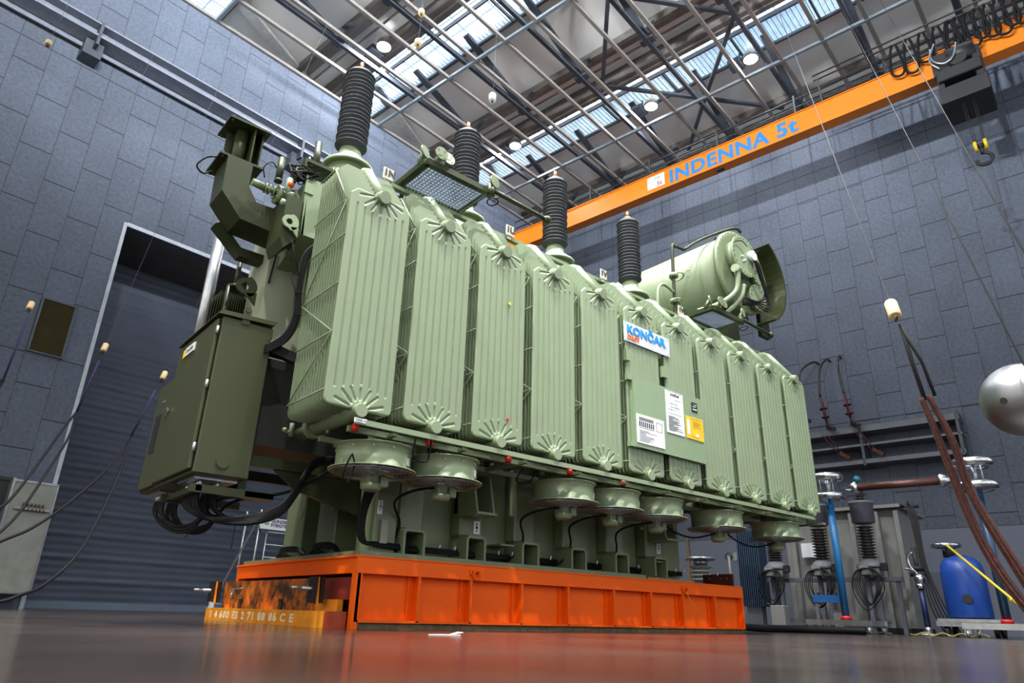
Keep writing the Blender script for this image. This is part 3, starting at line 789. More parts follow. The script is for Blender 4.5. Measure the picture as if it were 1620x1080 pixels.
# ---- fans
def fan(org):
    x, y, z = org
    b = MB()
    b.lathe([(.272, 0), (.272, .15), (.295, .155), (.295, .16), (.266, .16), (.264, .0), (.272, 0)], (x, y, 1.075), (0, 0, 1), 48, True, False)
    b.lathe([(.272, 0), (.318, -.008), (.318, -.016), (.268, -.008), (.272, 0)], (x, y, 1.075), (0, 0, 1), 48, True, False)
    for k in range(12):
        a = 2 * PI * k / 12; b.cyl((x + .27 * math.cos(a), y + .27 * math.sin(a), 1.20), (x + .279 * math.cos(a), y + .279 * math.sin(a), 1.20), .009, 10)
    f = b.build('cooling_fan', SAGE, tr, (x, y, 1.1)); f.location = Vector((x, y, 1.1)) - Vector(TO)
    g = MB()
    for k in range(9): g.torus((x, y, 1.05 - .0022 * (8 - k)), (0, 0, 1), .07 + .029 * k, .0024, 40, 5)
    for k in range(6):
        a = 2 * PI * k / 6 + .3; g.bar((x + .05 * math.cos(a), y + .05 * math.sin(a), 1.04), (x + .29 * math.cos(a), y + .29 * math.sin(a), 1.062), .006, .004)
    g.build('guard_grille', STEEL, f, (x, y, 1.1))
    m = MB().cyl((x, y, .97), (x, y, 1.09), .055, 20).lathe([(.055, 0), (.075, -.01), (.075, -.04), (.055, -.058)], (x, y, .985), (0, 0, 1), 20)
    m.rbox(x + .05, x + .12, y - .05, y + .03, .96, 1.04, .008).box(x - .06, x - .03, y - .05, y + .05, .96, 1.055)
    m.bar((x - .26, y, 1.05), (x + .26, y, 1.05), .02, .006)
    m.build('motor', SAGE, f, (x, y, 1.1))
    n_ = MB()
    for k in range(7):
        a = 2 * PI * k / 7; c, s_ = math.cos(a), math.sin(a)
        n_.prism([(x + .06 * c - .03 * s_, y + .06 * s_ + .03 * c, 1.10), (x + .25 * c - .06 * s_, y + .25 * s_ + .06 * c, 1.09), (x + .25 * c + .05 * s_, y + .25 * s_ - .05 * c, 1.14), (x + .06 * c + .03 * s_, y + .06 * s_ - .03 * c, 1.13)], (0, 0, .004))
    n_.build('blades', INK, f, (x, y, 1.1))
    l_ = MB(); a0 = -PI / 2 + .62
    pts = [(x + .2745 * math.cos(a0 + q), y + .2745 * math.sin(a0 + q)) for q in (-.09, 0, .09)]
    for k in range(2): l_.prism([(*pts[k], 1.10), (*pts[k + 1], 1.10), (*pts[k + 1], 1.155), (*pts[k], 1.155)], (.001, -.002, 0))
    l_.build('data_plate', mat('printed_foil', (0.6, 0.6, 0.58), 0.4, 0, .5, 90), f, (x, y, 1.1))
    return f
FX = (2.43, 3.04, 4.37, 4.99, 5.66, 6.73, 7.95)
f0 = fan((FX[0], 4.46, 1.1))
for x in FX[1:]:
    c = copy_tree(f0, tr); c.location = Vector((x, 4.46, 1.1)) - Vector(TO)
for i, x in enumerate(FX[1:]):
    b = MB().tube([(x - .04, 4.44, 1.02), (x - .16, 4.6, 1.0), (x - .20, 4.80, .93), (x - .06, 4.93, .80), (x - .08, 4.95, .68), (x - .16, 5.0, .6)], .0105, 6) if i in (0, 1, 2, 3) else MB().tube([(x - .04, 4.44, 1.02), (x - .25, 4.6, .96), (x - .42, 4.75, 1.03), (x - .5, 4.9, 1.2)], .0105, 6)
    P(b, 'fan_cable', BLK)
for b in (MB().tube([(2.12, 4.2, 1.1), (2.10, 4.25, .98), (2.16, 4.3, .93), (2.2, 4.3, 1.05), (2.15, 4.25, 1.12)], .006, 6), MB().tube([(2.62, 4.2, 1.33), (2.62, 4.22, 1.17), (2.74, 4.22, 1.16), (2.75, 4.2, 1.33)], .007, 6), MB().tube([(3.75, 4.3, 1.28), (3.76, 4.4, 1.18), (3.88, 4.4, 1.17), (3.92, 4.3, 1.28)], .007, 6)):
    P(b, 'loop_cable', BLK)

# ---- KONCAR sign and marshalling plate on the radiators
b = MB().box(4.93, 5.655, 4.155, 4.167, 2.715, 2.925)
SIGN = part_at(b, 'maker_sign', mat('pale_sign_plate', (0.50, 0.53, 0.57), 0.4), (4.93, 4.155, 2.715))
b_ = mat('sign_blue', (0.0, 0.22, 0.70), 0.5); o_ = mat('sign_orange', (0.75, 0.13, 0.01), 0.5)
text('sign_letters', 'KONČAR', .125, (.035, -.004, .092), SIDE_Y, b_, SIGN, .002, .0045, sx=1.12, font_space=1.04)
text('sign_letters', 'D&ST', .068, (.04, -.004, .026), SIDE_Y, o_, SIGN, .002, .0015, sx=1.15)
for x in (.02, .70):
    for z in (.02, .19): MB().cyl((4.93 + x, 4.152, 2.715 + z), (4.93 + x, 4.156, 2.715 + z), .006, 8).build('screw', STEEL, SIGN, (4.93, 4.155, 2.715))
PLT = mat('sage_green_plate_gloss', (0.20, 0.275, 0.165), 0.3, 0, .04)
b = MB().box(5.0, 6.13, 4.125, 4.135, 1.76, 2.46).box(5.0, 5.03, 4.135, 4.18, 1.76, 2.46).box(6.1, 6.13, 4.135, 4.18, 1.76, 2.46).box(4.94, 5.06, 4.13, 4.18, 1.755, 1.80).box(4.94, 5.0, 4.14, 4.18, 2.42, 2.48)
PL = part_at(b, 'plate_carrier', PLT, (5.0, 4.125, 1.76))
PL.location.z -= .118
def plate(name, x0, x1, z0, z1, m, lines, m2=INK):
    b = MB().rbox(x0, x1, 4.118, 4.125, z0, z1, .002); o = b.build(name, m, PL, (5.0, 4.125, 1.76))
    l_ = MB()
    for (a, c, d, e) in lines: l_.box(x0 + (x1 - x0) * a, x0 + (x1 - x0) * c, 4.1165, 4.118, z0 + (z1 - z0) * d, z0 + (z1 - z0) * e)
    q = l_.build('printing', m2, o, (5.0, 4.125, 1.76)); q.parent = PL
    return o
r_ = random.Random(3)
L1 = [(.08 + .0, .6, .80 + .03 * k, .812 + .03 * k) for k in range(4)] + [(.08 + .07 * k, .12 + .07 * k, .58, .76) for k in range(8)] + [(.08, .62, .54, .55)] + [(.08, .3 + .5 * r_.random(), .08 + .045 * k, .09 + .045 * k) for k in range(9)] + [(.7, .92, .55, .56), (.7, .71, .56, .85), (.91, .92, .56, .85), (.7, .92, .85, .86)]
plate('rating_plate', 5.02, 5.44, 1.80, 2.085, WHITE, L1)
L2 = [(.06, .94, .985, .99)] + [(.1, .3 + .6 * r_.random(), .06 + .022 * k, .068 + .022 * k) for k in range(16)] + [(.1, .9, .46, .465), (.1, .5, .55, .556), (.3, .8, .62, .626), (.2, .6, .7, .706), (.3, .306, .55, .72), (.6, .606, .5, .74), (.75, .756, .52, .6), (.45, .9, .8, .806)]
o = plate('diagram_plate', 5.49, 5.78, 1.985, 2.435, WHITE, L2)
text('printing', 'KONČAR', .035, (5.565 - 5.0, -.0095, 2.385 - 1.76), SIDE_Y, INK, PL, .0005, .001)
Ly = [(.25, .92, .92, .935)] + [(.4, .5 + .4 * r_.random(), .5 + .06 * k, .512 + .06 * k) for k in range(6)] + [(.3, .7, .12, .13)]
plate('warning_plate', 5.81, 6.11, 1.985, 2.225, mat('yellow_plate', (0.80, 0.46, 0.01), 0.4), Ly, mat('brown_print', (0.35, 0.2, 0.02), .5))
MB().box(5.83, 5.87, 4.116, 4.118, 2.03, 2.19).box(5.97, 6.02, 4.116, 4.118, 2.02, 2.05).build('printing', WHITE, PL, (5.0, 4.125, 1.76))
plate('small_black_plate', 5.93, 6.03, 2.29, 2.395, INK, [(.15, .85, .2, .3), (.15, .7, .5, .56), (.4, .8, .7, .76)], WHITE)
P(MB().box(4.93, 4.99, 4.14, 4.18, 2.50, 2.62), 'sign_bracket', SAGE)
P(MB().box(5.50, 5.58, 4.14, 4.18, 2.46, 2.58), 'sign_bracket', SAGE)
P(MB().cyl((3.43, 4.158, 2.63), (3.43, 4.166, 2.63), .014, 16), 'yellow_sticker', YEL)
P(MB().cyl((3.45, 4.160, 1.60), (3.45, 4.168, 1.60), .013, 16), 'red_sticker', RED)

# ---- insulators (bushings)
def bushing(org, R=.155, z0=4.20, z1=5.30, n=19):
    x, y, _ = org
    pr = [(R * .72, 0), (R * .72, .02)]
    H = z1 - z0; z = .10
    prof = [(R * .66, .08)]
    step = (H - .20) / n
    for k in range(n):
        zz = .12 + k * step
        rr = R if k % 2 == 0 else R * .97
        prof += [(R * .80, zz), (rr, zz + step * .18), (rr, zz + step * .30), (R * .80, zz + step * .75)]
    prof += [(R * .80, H - .07), (R * .66, H - .05), (R * .3, H - .03), (1e-4, H - .03)]
    o = MB().lathe(prof, (x, y, z0), (0, 0, 1), 40, False).build('bushing', SHED, tr, (x, y, 3.2)); o.location = Vector((x, y, 3.2)) - Vector(TO)
    for p in o.data.polygons: p.use_smooth = True
    MB().lathe([(.20, -1.0), (.20, -.12), (.17, -.10), (.17, -.06), (R * .78, -.05), (R * .66, .09)], (x, y, z0), (0, 0, 1), 36).lathe([(.24, -.16), (.24, -.12)], (x, y, z0), (0, 0, 1), 36).build('turret', TANKG, o, (x, y, 3.2))
    MB().lathe([(R * .80, -.06), (R * .80, -.02), (R * .62, .04), (R * .62, .12)], (x, y, z0), (0, 0, 1), 36).build('base_flange', mat('cast_aluminium', (.42, .45, .48), .4, .7), o, (x, y, 3.2))
    MB().cyl((x, y, z1 - .04), (x, y, z1 + .0), .045, 16).cyl((x, y, z1), (x, y, z1 + .09), .019, 12).build('terminal', COPPER, o, (x, y, 3.2))
    return o
b0 = bushing((2.29, 5.3, 0))
for x in (3.67, 5.05, 6.44):
    c = copy_tree(b0, tr); c.location = Vector((x, 5.3, 3.2)) - Vector(TO)

# ---- grating platforms with flanged pipe frames above the radiators
def grating_frame(x0, x1, y0, y1, z, arm):
    t = MB()
    t.bar((x0, y0, z), (x1, y0, z), .055, .055).bar((x0, y1, z), (x1, y1, z), .05, .05).bar((x0, y0, z), (x0, y1 + .12, z), .055, .055).bar((x1, y0, z), (x1, y1, z), .05, .05)
    for x in (x0 + .05, x1 - .05): t.cyl((x, y1, z), (x, y1 + .2, 3.24), .02, 8)
    t.cyl((x1 + .02, y0 - .03, z - .06), (x1 + .02, y0 - .03, z + .06), .035, 14)
    f = part_at(t, 'pipe_frame', SAGE_D, (x0, y0, z))
    g = MB(); n = 18
    for i in range(n + 1):
        x = x0 + (x1 - x0) * i / n; g.bar((x, y0, z - .015), (x, y1, z - .015), .008, .022)
    for j in range(13):
        y = y0 + (y1 - y0) * j / 12; g.bar((x0, y, z - .01), (x1, y, z - .01), .008, .014)
    g.build('grating', mat('blue_grey_grating', (.22, .27, .36), .4, .5), f, (x0, y0, z))
    for (x, y, dx, dz) in ((x0 - .02, y0 + .02, .4, .3), (x0 + .10, y0 - .06, 0, 0), (x0 + .19, y0 - .04, 0, .2), (x1 + .04, y0 - .05, .2, .1)):
        g = MB()
        g.cyl((x, y + .005, z + .10), (x + dx * .02, y - .012, z + .10 + dz * .01), .062, 24)
        g.cyl((x, y, z + .10), (x, y + .07, z + .02), .026, 14)
        for k in range(4):
            a = PI / 4 + PI / 2 * k; g.cyl((x + .043 * math.cos(a), y - .015, z + .10 + .043 * math.sin(a)), (x + .043 * math.cos(a), y - .019, z + .10 + .043 * math.sin(a)), .007, 6)
        g.build('blind_flange', TANKG, f, (x0, y0, z))
    g = MB().cyl((x1 + .02, y0 - .03, z + .02), (x1 + arm, y0 - .03, z - .01), .022, 14).sphere((x1 + arm, y0 - .03, z - .01), .045, 16, 8)
    g.build('support_arm', SAGE_D, f, (x0, y0, z))
    g = MB().torus((x1 + .03, y0 - .05, z - .12), (0, .2, 1), .05, .006, 18, 6)
    g.build('hanging_loop', BLK, f, (x0, y0, z))
grating_frame(2.54, 3.20, 4.26, 4.70, 3.72, .72)
grating_frame(6.81, 7.37, 4.32, 4.68, 3.72, .72)

# ---- conservator (expansion vessel), axis along Y
CX, CZ, CR = 8.0, 4.72, .575
b = MB().lathe([(CR - .08, 2.7), (CR, 2.62), (CR, .0)], (CX, 4.6, CZ), (0, 1, 0), 64)
for y in (5.5, 6.4): b.torus((CX, y, CZ), (0, 1, 0), CR, .008, 64, 6)
cons = part_at(b, 'conservator', SAGE, (CX, 4.6, CZ))
co = (CX, 4.6, CZ)
b = MB().lathe([(1e-4, 0), (CR - .02, 0), (CR + .05, 0), (CR + .05, .05), (CR, .05)], (CX, 4.55, CZ), (0, 1, 0), 64)
for k in range(40):
    a = 2 * PI * k / 40; b.cyl((CX + (CR + .025) * math.cos(a), 4.545, CZ + (CR + .025) * math.sin(a)), (CX + (CR + .025) * math.cos(a), 4.56, CZ + (CR + .025) * math.sin(a)), .010, 6)
b.build('end_cover', TANKG, cons, co)
def manhole(x, z, r, d, n):
    b = MB().cyl((x, 4.55, z), (x, 4.55 - d, z), r * .86, 40).cyl((x, 4.55 - d, z), (x, 4.55 - d - .03, z), r, 40)
    for k in range(n):
        a = 2 * PI * k / n; b.cyl((x + r * .9 * math.cos(a), 4.52 - d, z + r * .9 * math.sin(a)), (x + r * .9 * math.cos(a), 4.505 - d, z + r * .9 * math.sin(a)), .010, 6)
    return b
b = manhole(7.86, 4.87, .31, .12, 24)
mh = b.build('inspection_cover', SAGE, cons, co)
manhole(8.2, 4.36, .20, .06, 14).build('inspection_cover', SAGE, cons, co)
manhole(8.27, 4.72, .13, .05, 10).build('inspection_cover', SAGE, cons, co)
b = MB().cyl((7.98, 4.40, 4.90), (7.98, 4.33, 4.90), .075, 24)
b.build('oil_level_gauge', WHITE, cons, co)
MB().bar((7.80, 4.395, 4.86), (7.74, 4.395, 4.82), .02, .01).bar((7.86, 4.395, 4.82), (7.78, 4.395, 4.76), .02, .01).build('foil_label', WHITE, cons, co)
# rain shield: part of a larger ring on the right
b = MB(); pts_o, pts_i = [], []
for k in range(17):
    a = math.radians(58 - k * 7.6); pts_o.append((CX + .14 + (CR + .16) * math.cos(a), 4.38, CZ + (CR + .16) * math.sin(a))); pts_i.append((CX + .14 + (CR + .13) * math.cos(a), 4.38, CZ + (CR + .13) * math.sin(a)))
for k in range(16): b.prism([pts_o[k], pts_o[k + 1], pts_i[k + 1], pts_i[k]], (0, .34, 0))
b.prism([pts_i[k] for k in range(17)] + [pts_i[0]], (0, .001, 0)) if False else None
b.box(8.55, 8.78, 4.66, 4.72, 3.95, 5.2)
b.build('rain_shield', SAGE_D, cons, co)
b = MB()
for k in range(7):
    q = .05 * k
    b.tube([(7.98 + .02 * k, 4.34, 4.84), (8.15 + .03 * k, 4.38, 4.62 - q), (8.28, 4.40, 4.45 - q), (8.1 - q, 4.42, 4.22), (7.75, 4.45, 4.10)], .009, 6)
b.tube([(8.0, 4.33, 4.95), (8.2, 4.35, 5.05), (8.45, 4.4, 5.0)], .007, 6).tube([(7.6, 4.38, 5.0), (7.75, 4.36, 5.05), (7.85, 4.35, 5.0)], .007, 6)
b.build('gauge_cable', BLK, cons, co)
b = MB().tube([(7.60, 4.42, 4.64), (7.62, 4.40, 4.50), (7.60, 4.45, 4.25), (7.4, 4.6, 4.05), (7.2, 4.8, 3.95)], .035, 12).tube([(7.78, 4.42, 4.4), (7.72, 4.45, 4.2), (7.6, 4.6, 4.0), (7.45, 4.8, 3.9)], .03, 12).cyl((7.56, 4.40, 4.58), (7.66, 4.42, 4.58), .06, 16).torus((7.61, 4.4, 4.52), (0, 1, .3), .06, .01, 20, 6)
b.build('drain_pipe', SAGE, cons, co)
b = MB().tube([(6.77, 4.85, 3.55), (6.80, 4.85, 4.72), (6.86, 4.85, 4.82), (6.96, 4.85, 4.84), (7.05, 4.84, 4.84)], .022, 10, True).tube([(7.05, 4.84, 4.84), (7.45, 4.78, 5.15), (7.95, 4.6, 5.44), (8.1, 4.56, 5.42)], .022, 10).bar((7.68, 4.72, 5.24), (7.72, 4.8, 5.14), .02)
b.build('breather_pipe', SAGE_D, cons, co)
b = MB().torus((6.86, 4.84, 4.36), (0, .3, 1), .085, .01, 24, 6).torus((6.80, 4.84, 3.98), (0, .2, 1), .07, .01, 24, 6).cyl((6.79, 4.85, 4.33), (6.79, 4.85, 4.38), .06, 16).cyl((6.78, 4.85, 3.95), (6.78, 4.85, 4.0), .06, 16)
b.tube([(6.35, 4.8, 3.75), (6.38, 4.8, 4.0), (6.52, 4.82, 4.12), (6.75, 4.84, 4.10)], .02, 8).torus((7.15, 4.86, 4.52), (1, .2, 0), .05, .006, 18, 6)
b.build('valve_ring', SAGE, cons, co)
b = MB().box(7.85, 8.1, 4.75, 4.95, 3.24, 4.2).box(7.85, 8.1, 6.4, 6.6, 3.24, 4.2).box(7.9, 8.4, 4.7, 6.9, 3.24, 3.34)
b.prism([(7.6, 4.75, 4.16), (8.4, 4.75, 4.16), (8.3, 4.75, 4.36), (7.7, 4.75, 4.36)], (0, .15, 0))
b.build('saddle', SAGE_D, cons, co)
# ================================================================== LEFT END OF THE TRANSFORMER
P(MB().box(1.76, 2.95, 5.45, 5.95, 2.05, 3.3), 'end_compartment', mat('pale_grey_green_paint', (0.30, 0.33, 0.24), 0.45, 0, .05))
b = MB().prism([(1.83, 5.0, 3.6), (1.83, 5.0, 3.04), (1.83, 5.62, 2.83), (1.83, 5.62, 3.6)], (.9, 0, 0))
b.prism([(1.80, 5.0, 3.62), (1.83, 5.0, 3.04), (1.83, 5.03, 3.04), (1.80, 5.03, 3.62)], (.02, 0, 0))
P(b, 'oil_chamber', SAGE)
b = MB().box(1.72, 2.74, 5.2, 5.9, 1.28, 1.98)
P(b, 'junction_box', mat('matt_black_green', (0.012, 0.014, 0.010), .6))
b = MB().box(1.72, 2.95, 5.2, 5.26, 1.12, 1.2).box(1.72, 2.95, 5.86, 5.92, 1.12, 1.2).box(1.74, 1.80, 5.2, 5.9, .92, 1.3)
b.prism([(2.0, 5.22, 1.12), (2.95, 5.22, 1.12), (2.95, 5.22, .80), (2.2, 5.22, .98)], (0, .03, 0))
b.box(1.36, 1.95, 5.02, 5.06, .85, .905).box(1.36, 1.95, 5.7, 5.75, .85, .905).box(1.40, 1.44, 5.02, 5.75, .86, .90).box(1.74, 1.95, 5.02, 5.2, .86, .90)
P(b, 'cabinet_bracket', SAGE_D)
# transport duct with flanges
b = MB().prism([(1.215, 5.3, 3.69), (1.43, 5.3, 3.69), (1.43, 5.3, 3.48), (1.515, 5.3, 3.355), (1.9, 5.3, 3.37), (1.9, 5.3, 3.12), (1.41, 5.3, 3.15), (1.225, 5.3, 3.35)], (0, .32, 0))
b.prism([(1.30, 5.62, 3.2), (1.55, 5.62, 2.98), (1.85, 5.62, 2.98), (1.85, 5.62, 3.06), (1.55, 5.62, 3.06), (1.36, 5.62, 3.25)], (0, .12, 0))
duct = P(b, 'duct_elbow', SAGE_D)
b = MB().box(1.15, 1.52, 5.3, 5.69, 3.69, 3.71)
for x in (1.18, 1.49):
    for y in (5.33, 5.66): b.cyl((x, y, 3.67), (x, y, 3.73), .010, 6)
sub(b, 'flange_plate', SAGE_D, duct)
b = MB().box(1.17, 1.53, 5.3, 5.65, 4.08, 4.10)
for x in (1.2, 1.5):
    for y in (5.33, 5.62): b.cyl((x, y, 4.06), (x, y, 4.12), .010, 6)
sub(b, 'flange_plate', SAGE_D, duct)
b = MB().cyl((1.33, 5.46, 3.71), (1.33, 5.46, 4.08), .055, 20).box(1.40, 1.412, 5.33, 5.6, 3.71, 4.08).box(1.22, 1.5, 5.52, 5.535, 3.71, 4.08).box(1.48, 1.495, 5.36, 5.6, 3.71, 4.08)
sub(b, 'riser_tube', SAGE_D, duct)
P(MB().tube([(1.16, 5.4, 3.70), (1.08, 5.4, 3.66), (1.02, 5.42, 3.56), (1.08, 5.44, 3.52), (1.15, 5.45, 3.58)], .008, 6), 'earth_strap', BLK)
P(MB().prism([(1.665, 5.0, 3.36), (1.665, 5.0, 2.95), (1.70, 5.0, 2.86), (1.80, 5.0, 2.98), (1.80, 5.0, 3.36)], (0, .30, 0)), 'gusset_plate', SAGE_D)
b = MB().box(1.76, 2.1, 4.98, 5.3, 3.74, 3.77).box(1.76, 1.78, 4.98, 5.3, 3.62, 3.74).cyl((1.80, 5.0, 3.72), (1.80, 5.0, 3.80), .012, 6).cyl((2.03, 5.0, 3.72), (2.03, 5.0, 3.80), .012, 6)
P(b, 'top_bracket', SAGE_D)
b = MB().cyl((1.60, 5.1, 3.52), (1.60, 5.1, 3.74), .030, 18).cyl((1.60, 5.1, 3.50), (1.60, 5.1, 3.525), .034, 18)
P(b, 'post_stub', SAGE_D)
P(MB().cyl((1.90, 5.1, 3.77), (1.90, 5.1, 4.06), .032, 18).cyl((1.90, 5.1, 3.77), (1.90, 5.1, 3.80), .040, 18), 'post_stub', SAGE_D)
# valve with hand wheel
b = MB().cyl((1.42, 5.2, 3.47), (1.53, 5.2, 3.46), .032, 18).cyl((1.53, 5.2, 3.46), (1.63, 5.2, 3.46), .022, 14)
for x in (1.53, 1.56, 1.60): b.cyl((x, 5.2, 3.46), (x + .012, 5.2, 3.46), .045, 20)
b.cyl((1.63, 5.2, 3.44), (1.67, 5.2, 3.44), .085, 28).cyl((1.67, 5.2, 3.44), (1.80, 5.2, 3.46), .05, 20).cyl((1.80, 5.15, 3.46), (1.82, 5.2, 3.46), .08, 24)
b.cyl((1.72, 5.13, 3.30), (1.72, 5.17, 3.62), .028, 14).sphere((1.74, 5.12, 3.42), .045)
for k in range(8):
    a = 2 * PI * k / 8; b.cyl((1.62, 5.2 + .07 * math.cos(a), 3.44 + .07 * math.sin(a)), (1.69, 5.2 + .07 * math.cos(a), 3.44 + .07 * math.sin(a)), .008, 6)
valve = P(b, 'valve_assembly', TANKG)
b = MB().torus((1.74, 5.0, 3.60), (.4, -.8, .2), .05, .009, 24, 6)
for k in range(3):
    a = PI * k / 3; b.bar((1.74 + .05 * math.cos(a), 5.0, 3.6 + .05 * math.sin(a)), (1.74 - .05 * math.cos(a), 5.0, 3.6 - .05 * math.sin(a)), .008)
sub(b, 'hand_wheel', INK, valve)
b = MB()
r_ = random.Random(5)
for k in range(12):
    c0 = Vector((1.74 + .1 * r_.random(), 5.05, 3.60 + .05 * r_.random())); pts = [c0]
    for j in range(4): pts.append(c0 + Vector((r_.uniform(-.13, .1), r_.uniform(-.08, .05), r_.uniform(-.08, .08))))
    b.tube(pts, .006, 5)
b.tube([(1.50, 5.15, 3.52), (1.47, 5.12, 3.60), (1.53, 5.12, 3.68), (1.59, 5.12, 3.62)], .006, 6)
sub(b, 'sensor_wires', BLK, valve)
sub(MB().sphere((1.70, 5.06, 3.50), .028), 'orange_knob', mat('orange_plastic', (.8, .12, .01), .4), valve)
sub(MB().box(1.80, 1.88, 4.99, 5.02, 3.44, 3.54), 'switch_box', SAGE, valve)
sub(MB().cyl((1.64, 5.05, 3.30), (1.68, 5.03, 3.28), .03, 10), 'sensor', SAGE, valve)
def lug(x, y, z, s_, m):
    b = MB(); n = 14; po = [(x, y + s_ * math.cos(PI / 2 + PI * k / n), z + s_ * math.sin(PI / 2 + PI * k / n)) for k in range(n + 1)] + [(x, y + s_ * 1.1, z - s_ * 1.5), (x, y + s_ * 1.1, z + s_ * .9)]
    ih = [(x, y + s_ * .42 * math.cos(2 * PI * k / 20), z + s_ * .42 * math.sin(2 * PI * k / 20)) for k in range(20)]
    c = Vector((x, y, z))
    oo = []
    for k in range(20):
        a = 2 * PI * k / 20; d = Vector((0, math.cos(a), math.sin(a))); oo.append(c + d * s_ * (1.0 if math.cos(a) < .3 else 1.25))
    for k in range(20): b.prism([oo[k], oo[(k + 1) % 20], ih[(k + 1) % 20], ih[k]], (.02, 0, 0))
    return b
def lug_front(x, y, z, s_):
    b = MB(); c = Vector((x, y, z)); 
    for k in range(20):
        a, a2 = 2 * PI * k / 20, 2 * PI * (k + 1) / 20
        f = lambda q, r: c + Vector((math.cos(q), 0, math.sin(q))) * r
        ro = lambda q: s_ * (1.0 if math.cos(q) < .2 else 1.35)
        b.prism([f(a, ro(a)), f(a2, ro(a2)), f(a2, s_ * .45), f(a, s_ * .45)], (0, .02, 0))
    b.prism([(x + s_ * .2, y, z - s_ * .8), (x + s_ * 1.4, y, z - s_ * 2.0), (x + s_ * 1.4, y, z - s_ * .5)], (0, .02, 0))
    return b
P(lug_front(1.71, 4.97, 3.10, .06), 'lifting_lug', SAGE)
P(lug_front(1.60, 5.45, 2.64, .075), 'lifting_lug', SAGE_D)
# galvanised riser pipe and thin pipe
P(MB().cyl((1.46, 6.0, 1.95), (1.46, 6.0, 3.55), .05, 28), 'riser_pipe', STEEL)
P(MB().cyl((1.62, 5.8, 2.75), (1.62, 5.8, 3.05), .022, 12).cyl((1.62, 5.8, 2.74), (1.62, 5.8, 2.765), .07, 20).cyl((1.56, 5.78, 2.2), (1.56, 5.78, 2.74), .02, 12), 'riser_pipe', SAGE_D)
b = MB()
for k in range(16): b.prism([(1.46 + .02 * k, 5.9, 2.2), (1.466 + .02 * k, 5.9, 2.2), (1.466 + .02 * k, 5.9, 2.62 + min(.12, .03 * k)), (1.46 + .02 * k, 5.9, 2.62 + min(.12, .03 * k))], (0, .3, 0))
b.box(1.46, 1.78, 5.98, 6.02, 2.58, 2.62).box(1.46, 1.78, 5.98, 6.02, 2.3, 2.34)
P(b, 'small_oil_cooler', SAGE_D)
P(MB().tube([(1.80, 5.42, 3.0), (1.785, 5.43, 2.8), (1.78, 5.43, 2.72)], .008, 6), 'thin_cable', BLK)
# cable run down the end wall
b = MB()
for k in range(5): b.tube([(1.93 + .008 * k, 4.93, 2.95), (1.85 + .010 * k, 4.93, 2.80), (1.84 + .010 * k, 4.93, 2.5), (1.85 + .010 * k, 4.93, 2.28), (1.80 + .006 * k, 4.94, 2.10 - .012 * k), (1.69, 4.98, 1.99 - .015 * k)], .010, 6)
P(b, 'cable_bundle', BLK)
P(MB().tube([(1.90, 4.99, 2.86), (1.90, 4.98, 2.4), (1.89, 4.98, 2.22), (1.83, 4.99, 2.08), (1.74, 5.0, 2.02)], .028, 12), 'conduit', SAGE)
b = MB()
for (p, q) in (((1.78, 4.93, 2.72), (1.70, 4.9, 2.80)), ((1.84, 4.92, 2.48), (1.93, 4.9, 2.47)), ((1.84, 4.92, 2.62), (1.73, 4.9, 2.9)), ((1.85, 4.92, 2.3), (1.94, 4.9, 2.28)), ((1.84, 4.92, 2.45), (1.76, 4.9, 2.62))): b.cyl(p, q, .003, 5)
P(b, 'cable_ties', BLK)
P(MB().box(1.68, 2.0, 5.05, 5.12, 1.96, 2.03).prism([(1.72, 5.0, 2.05), (1.95, 5.0, 2.0), (1.95, 5.0, 1.92), (1.72, 5.0, 1.97)], (0, .06, 0)), 'cable_tray', INK)

# ---- control cabinets
b = MB().rbox(1.355, 1.74, 5.0, 5.97, .975, 2.15, .008)
b.prism([(1.31, 4.98, 2.15), (1.31, 5.99, 2.15), (1.33, 5.99, 2.185), (1.33, 4.98, 2.185)], (.43, 0, .02))
cab = P(b, 'control_cabinet', CABG)
b = MB().rbox(1.325, 1.352, 5.03, 5.95, 1.0, 2.13, .008)
sub(b, 'door', CABG, cab)
b = MB()
for z in (1.12, 1.58, 2.0): sub(MB().cyl((1.335, 5.015, z), (1.335, 5.015, z + .06), .012, 10), 'hinge', STEEL, cab)
sub(MB().cyl((1.31, 5.9, 1.58), (1.326, 5.9, 1.58), .018, 14).box(1.30, 1.312, 5.86, 5.91, 1.575, 1.60), 'door_handle', CHROME, cab)
b = MB().box(1.318, 1.325, 5.72, 5.80, 2.0, 2.07); sub(b, 'warning_label', YEL, cab)
lb_ = MB().box(1.315, 1.325, 5.50, 5.72, 2.0, 2.07); lo = sub(lb_, 'name_label', WHITE, cab)
text('label_letters', 'DANGER', .045, (1.3145 - TO[0], 5.71 - TO[1], 2.02 - TO[2]), SIDE_X, INK, cab, .0004, .001)
MBp = MB().cyl((1.54, 4.995, 1.07), (1.54, 5.001, 1.07), .05, 28).cyl((1.54, 4.988, 1.07), (1.54, 4.996, 1.07), .042, 28)
sub(MBp, 'blanking_plug', CABG, cab)
sub(MB().prism([(1.49, 4.99, 2.12), (1.55, 4.99, 2.12), (1.55, 4.99, 2.24), (1.535, 4.99, 2.27), (1.505, 4.99, 2.27), (1.49, 4.99, 2.24)], (0, .012, 0)).cyl((1.52, 4.985, 2.235), (1.52, 4.99, 2.235), .016, 14), 'lifting_tab', CABG, cab)
b = MB().rbox(1.37, 1.70, 5.985, 6.48, .985, 1.92, .008)
cab2 = P(b, 'side_cabinet', CABG)
sub(MB().rbox(1.345, 1.368, 6.0, 6.46, 1.0, 1.90, .007), 'door', CABG, cab2)
sub(MB().box(1.339, 1.346, 6.20, 6.36, 1.30, 1.62), 'inspection_window', mat('dark_glass', (.02, .02, .02), .15), cab2)
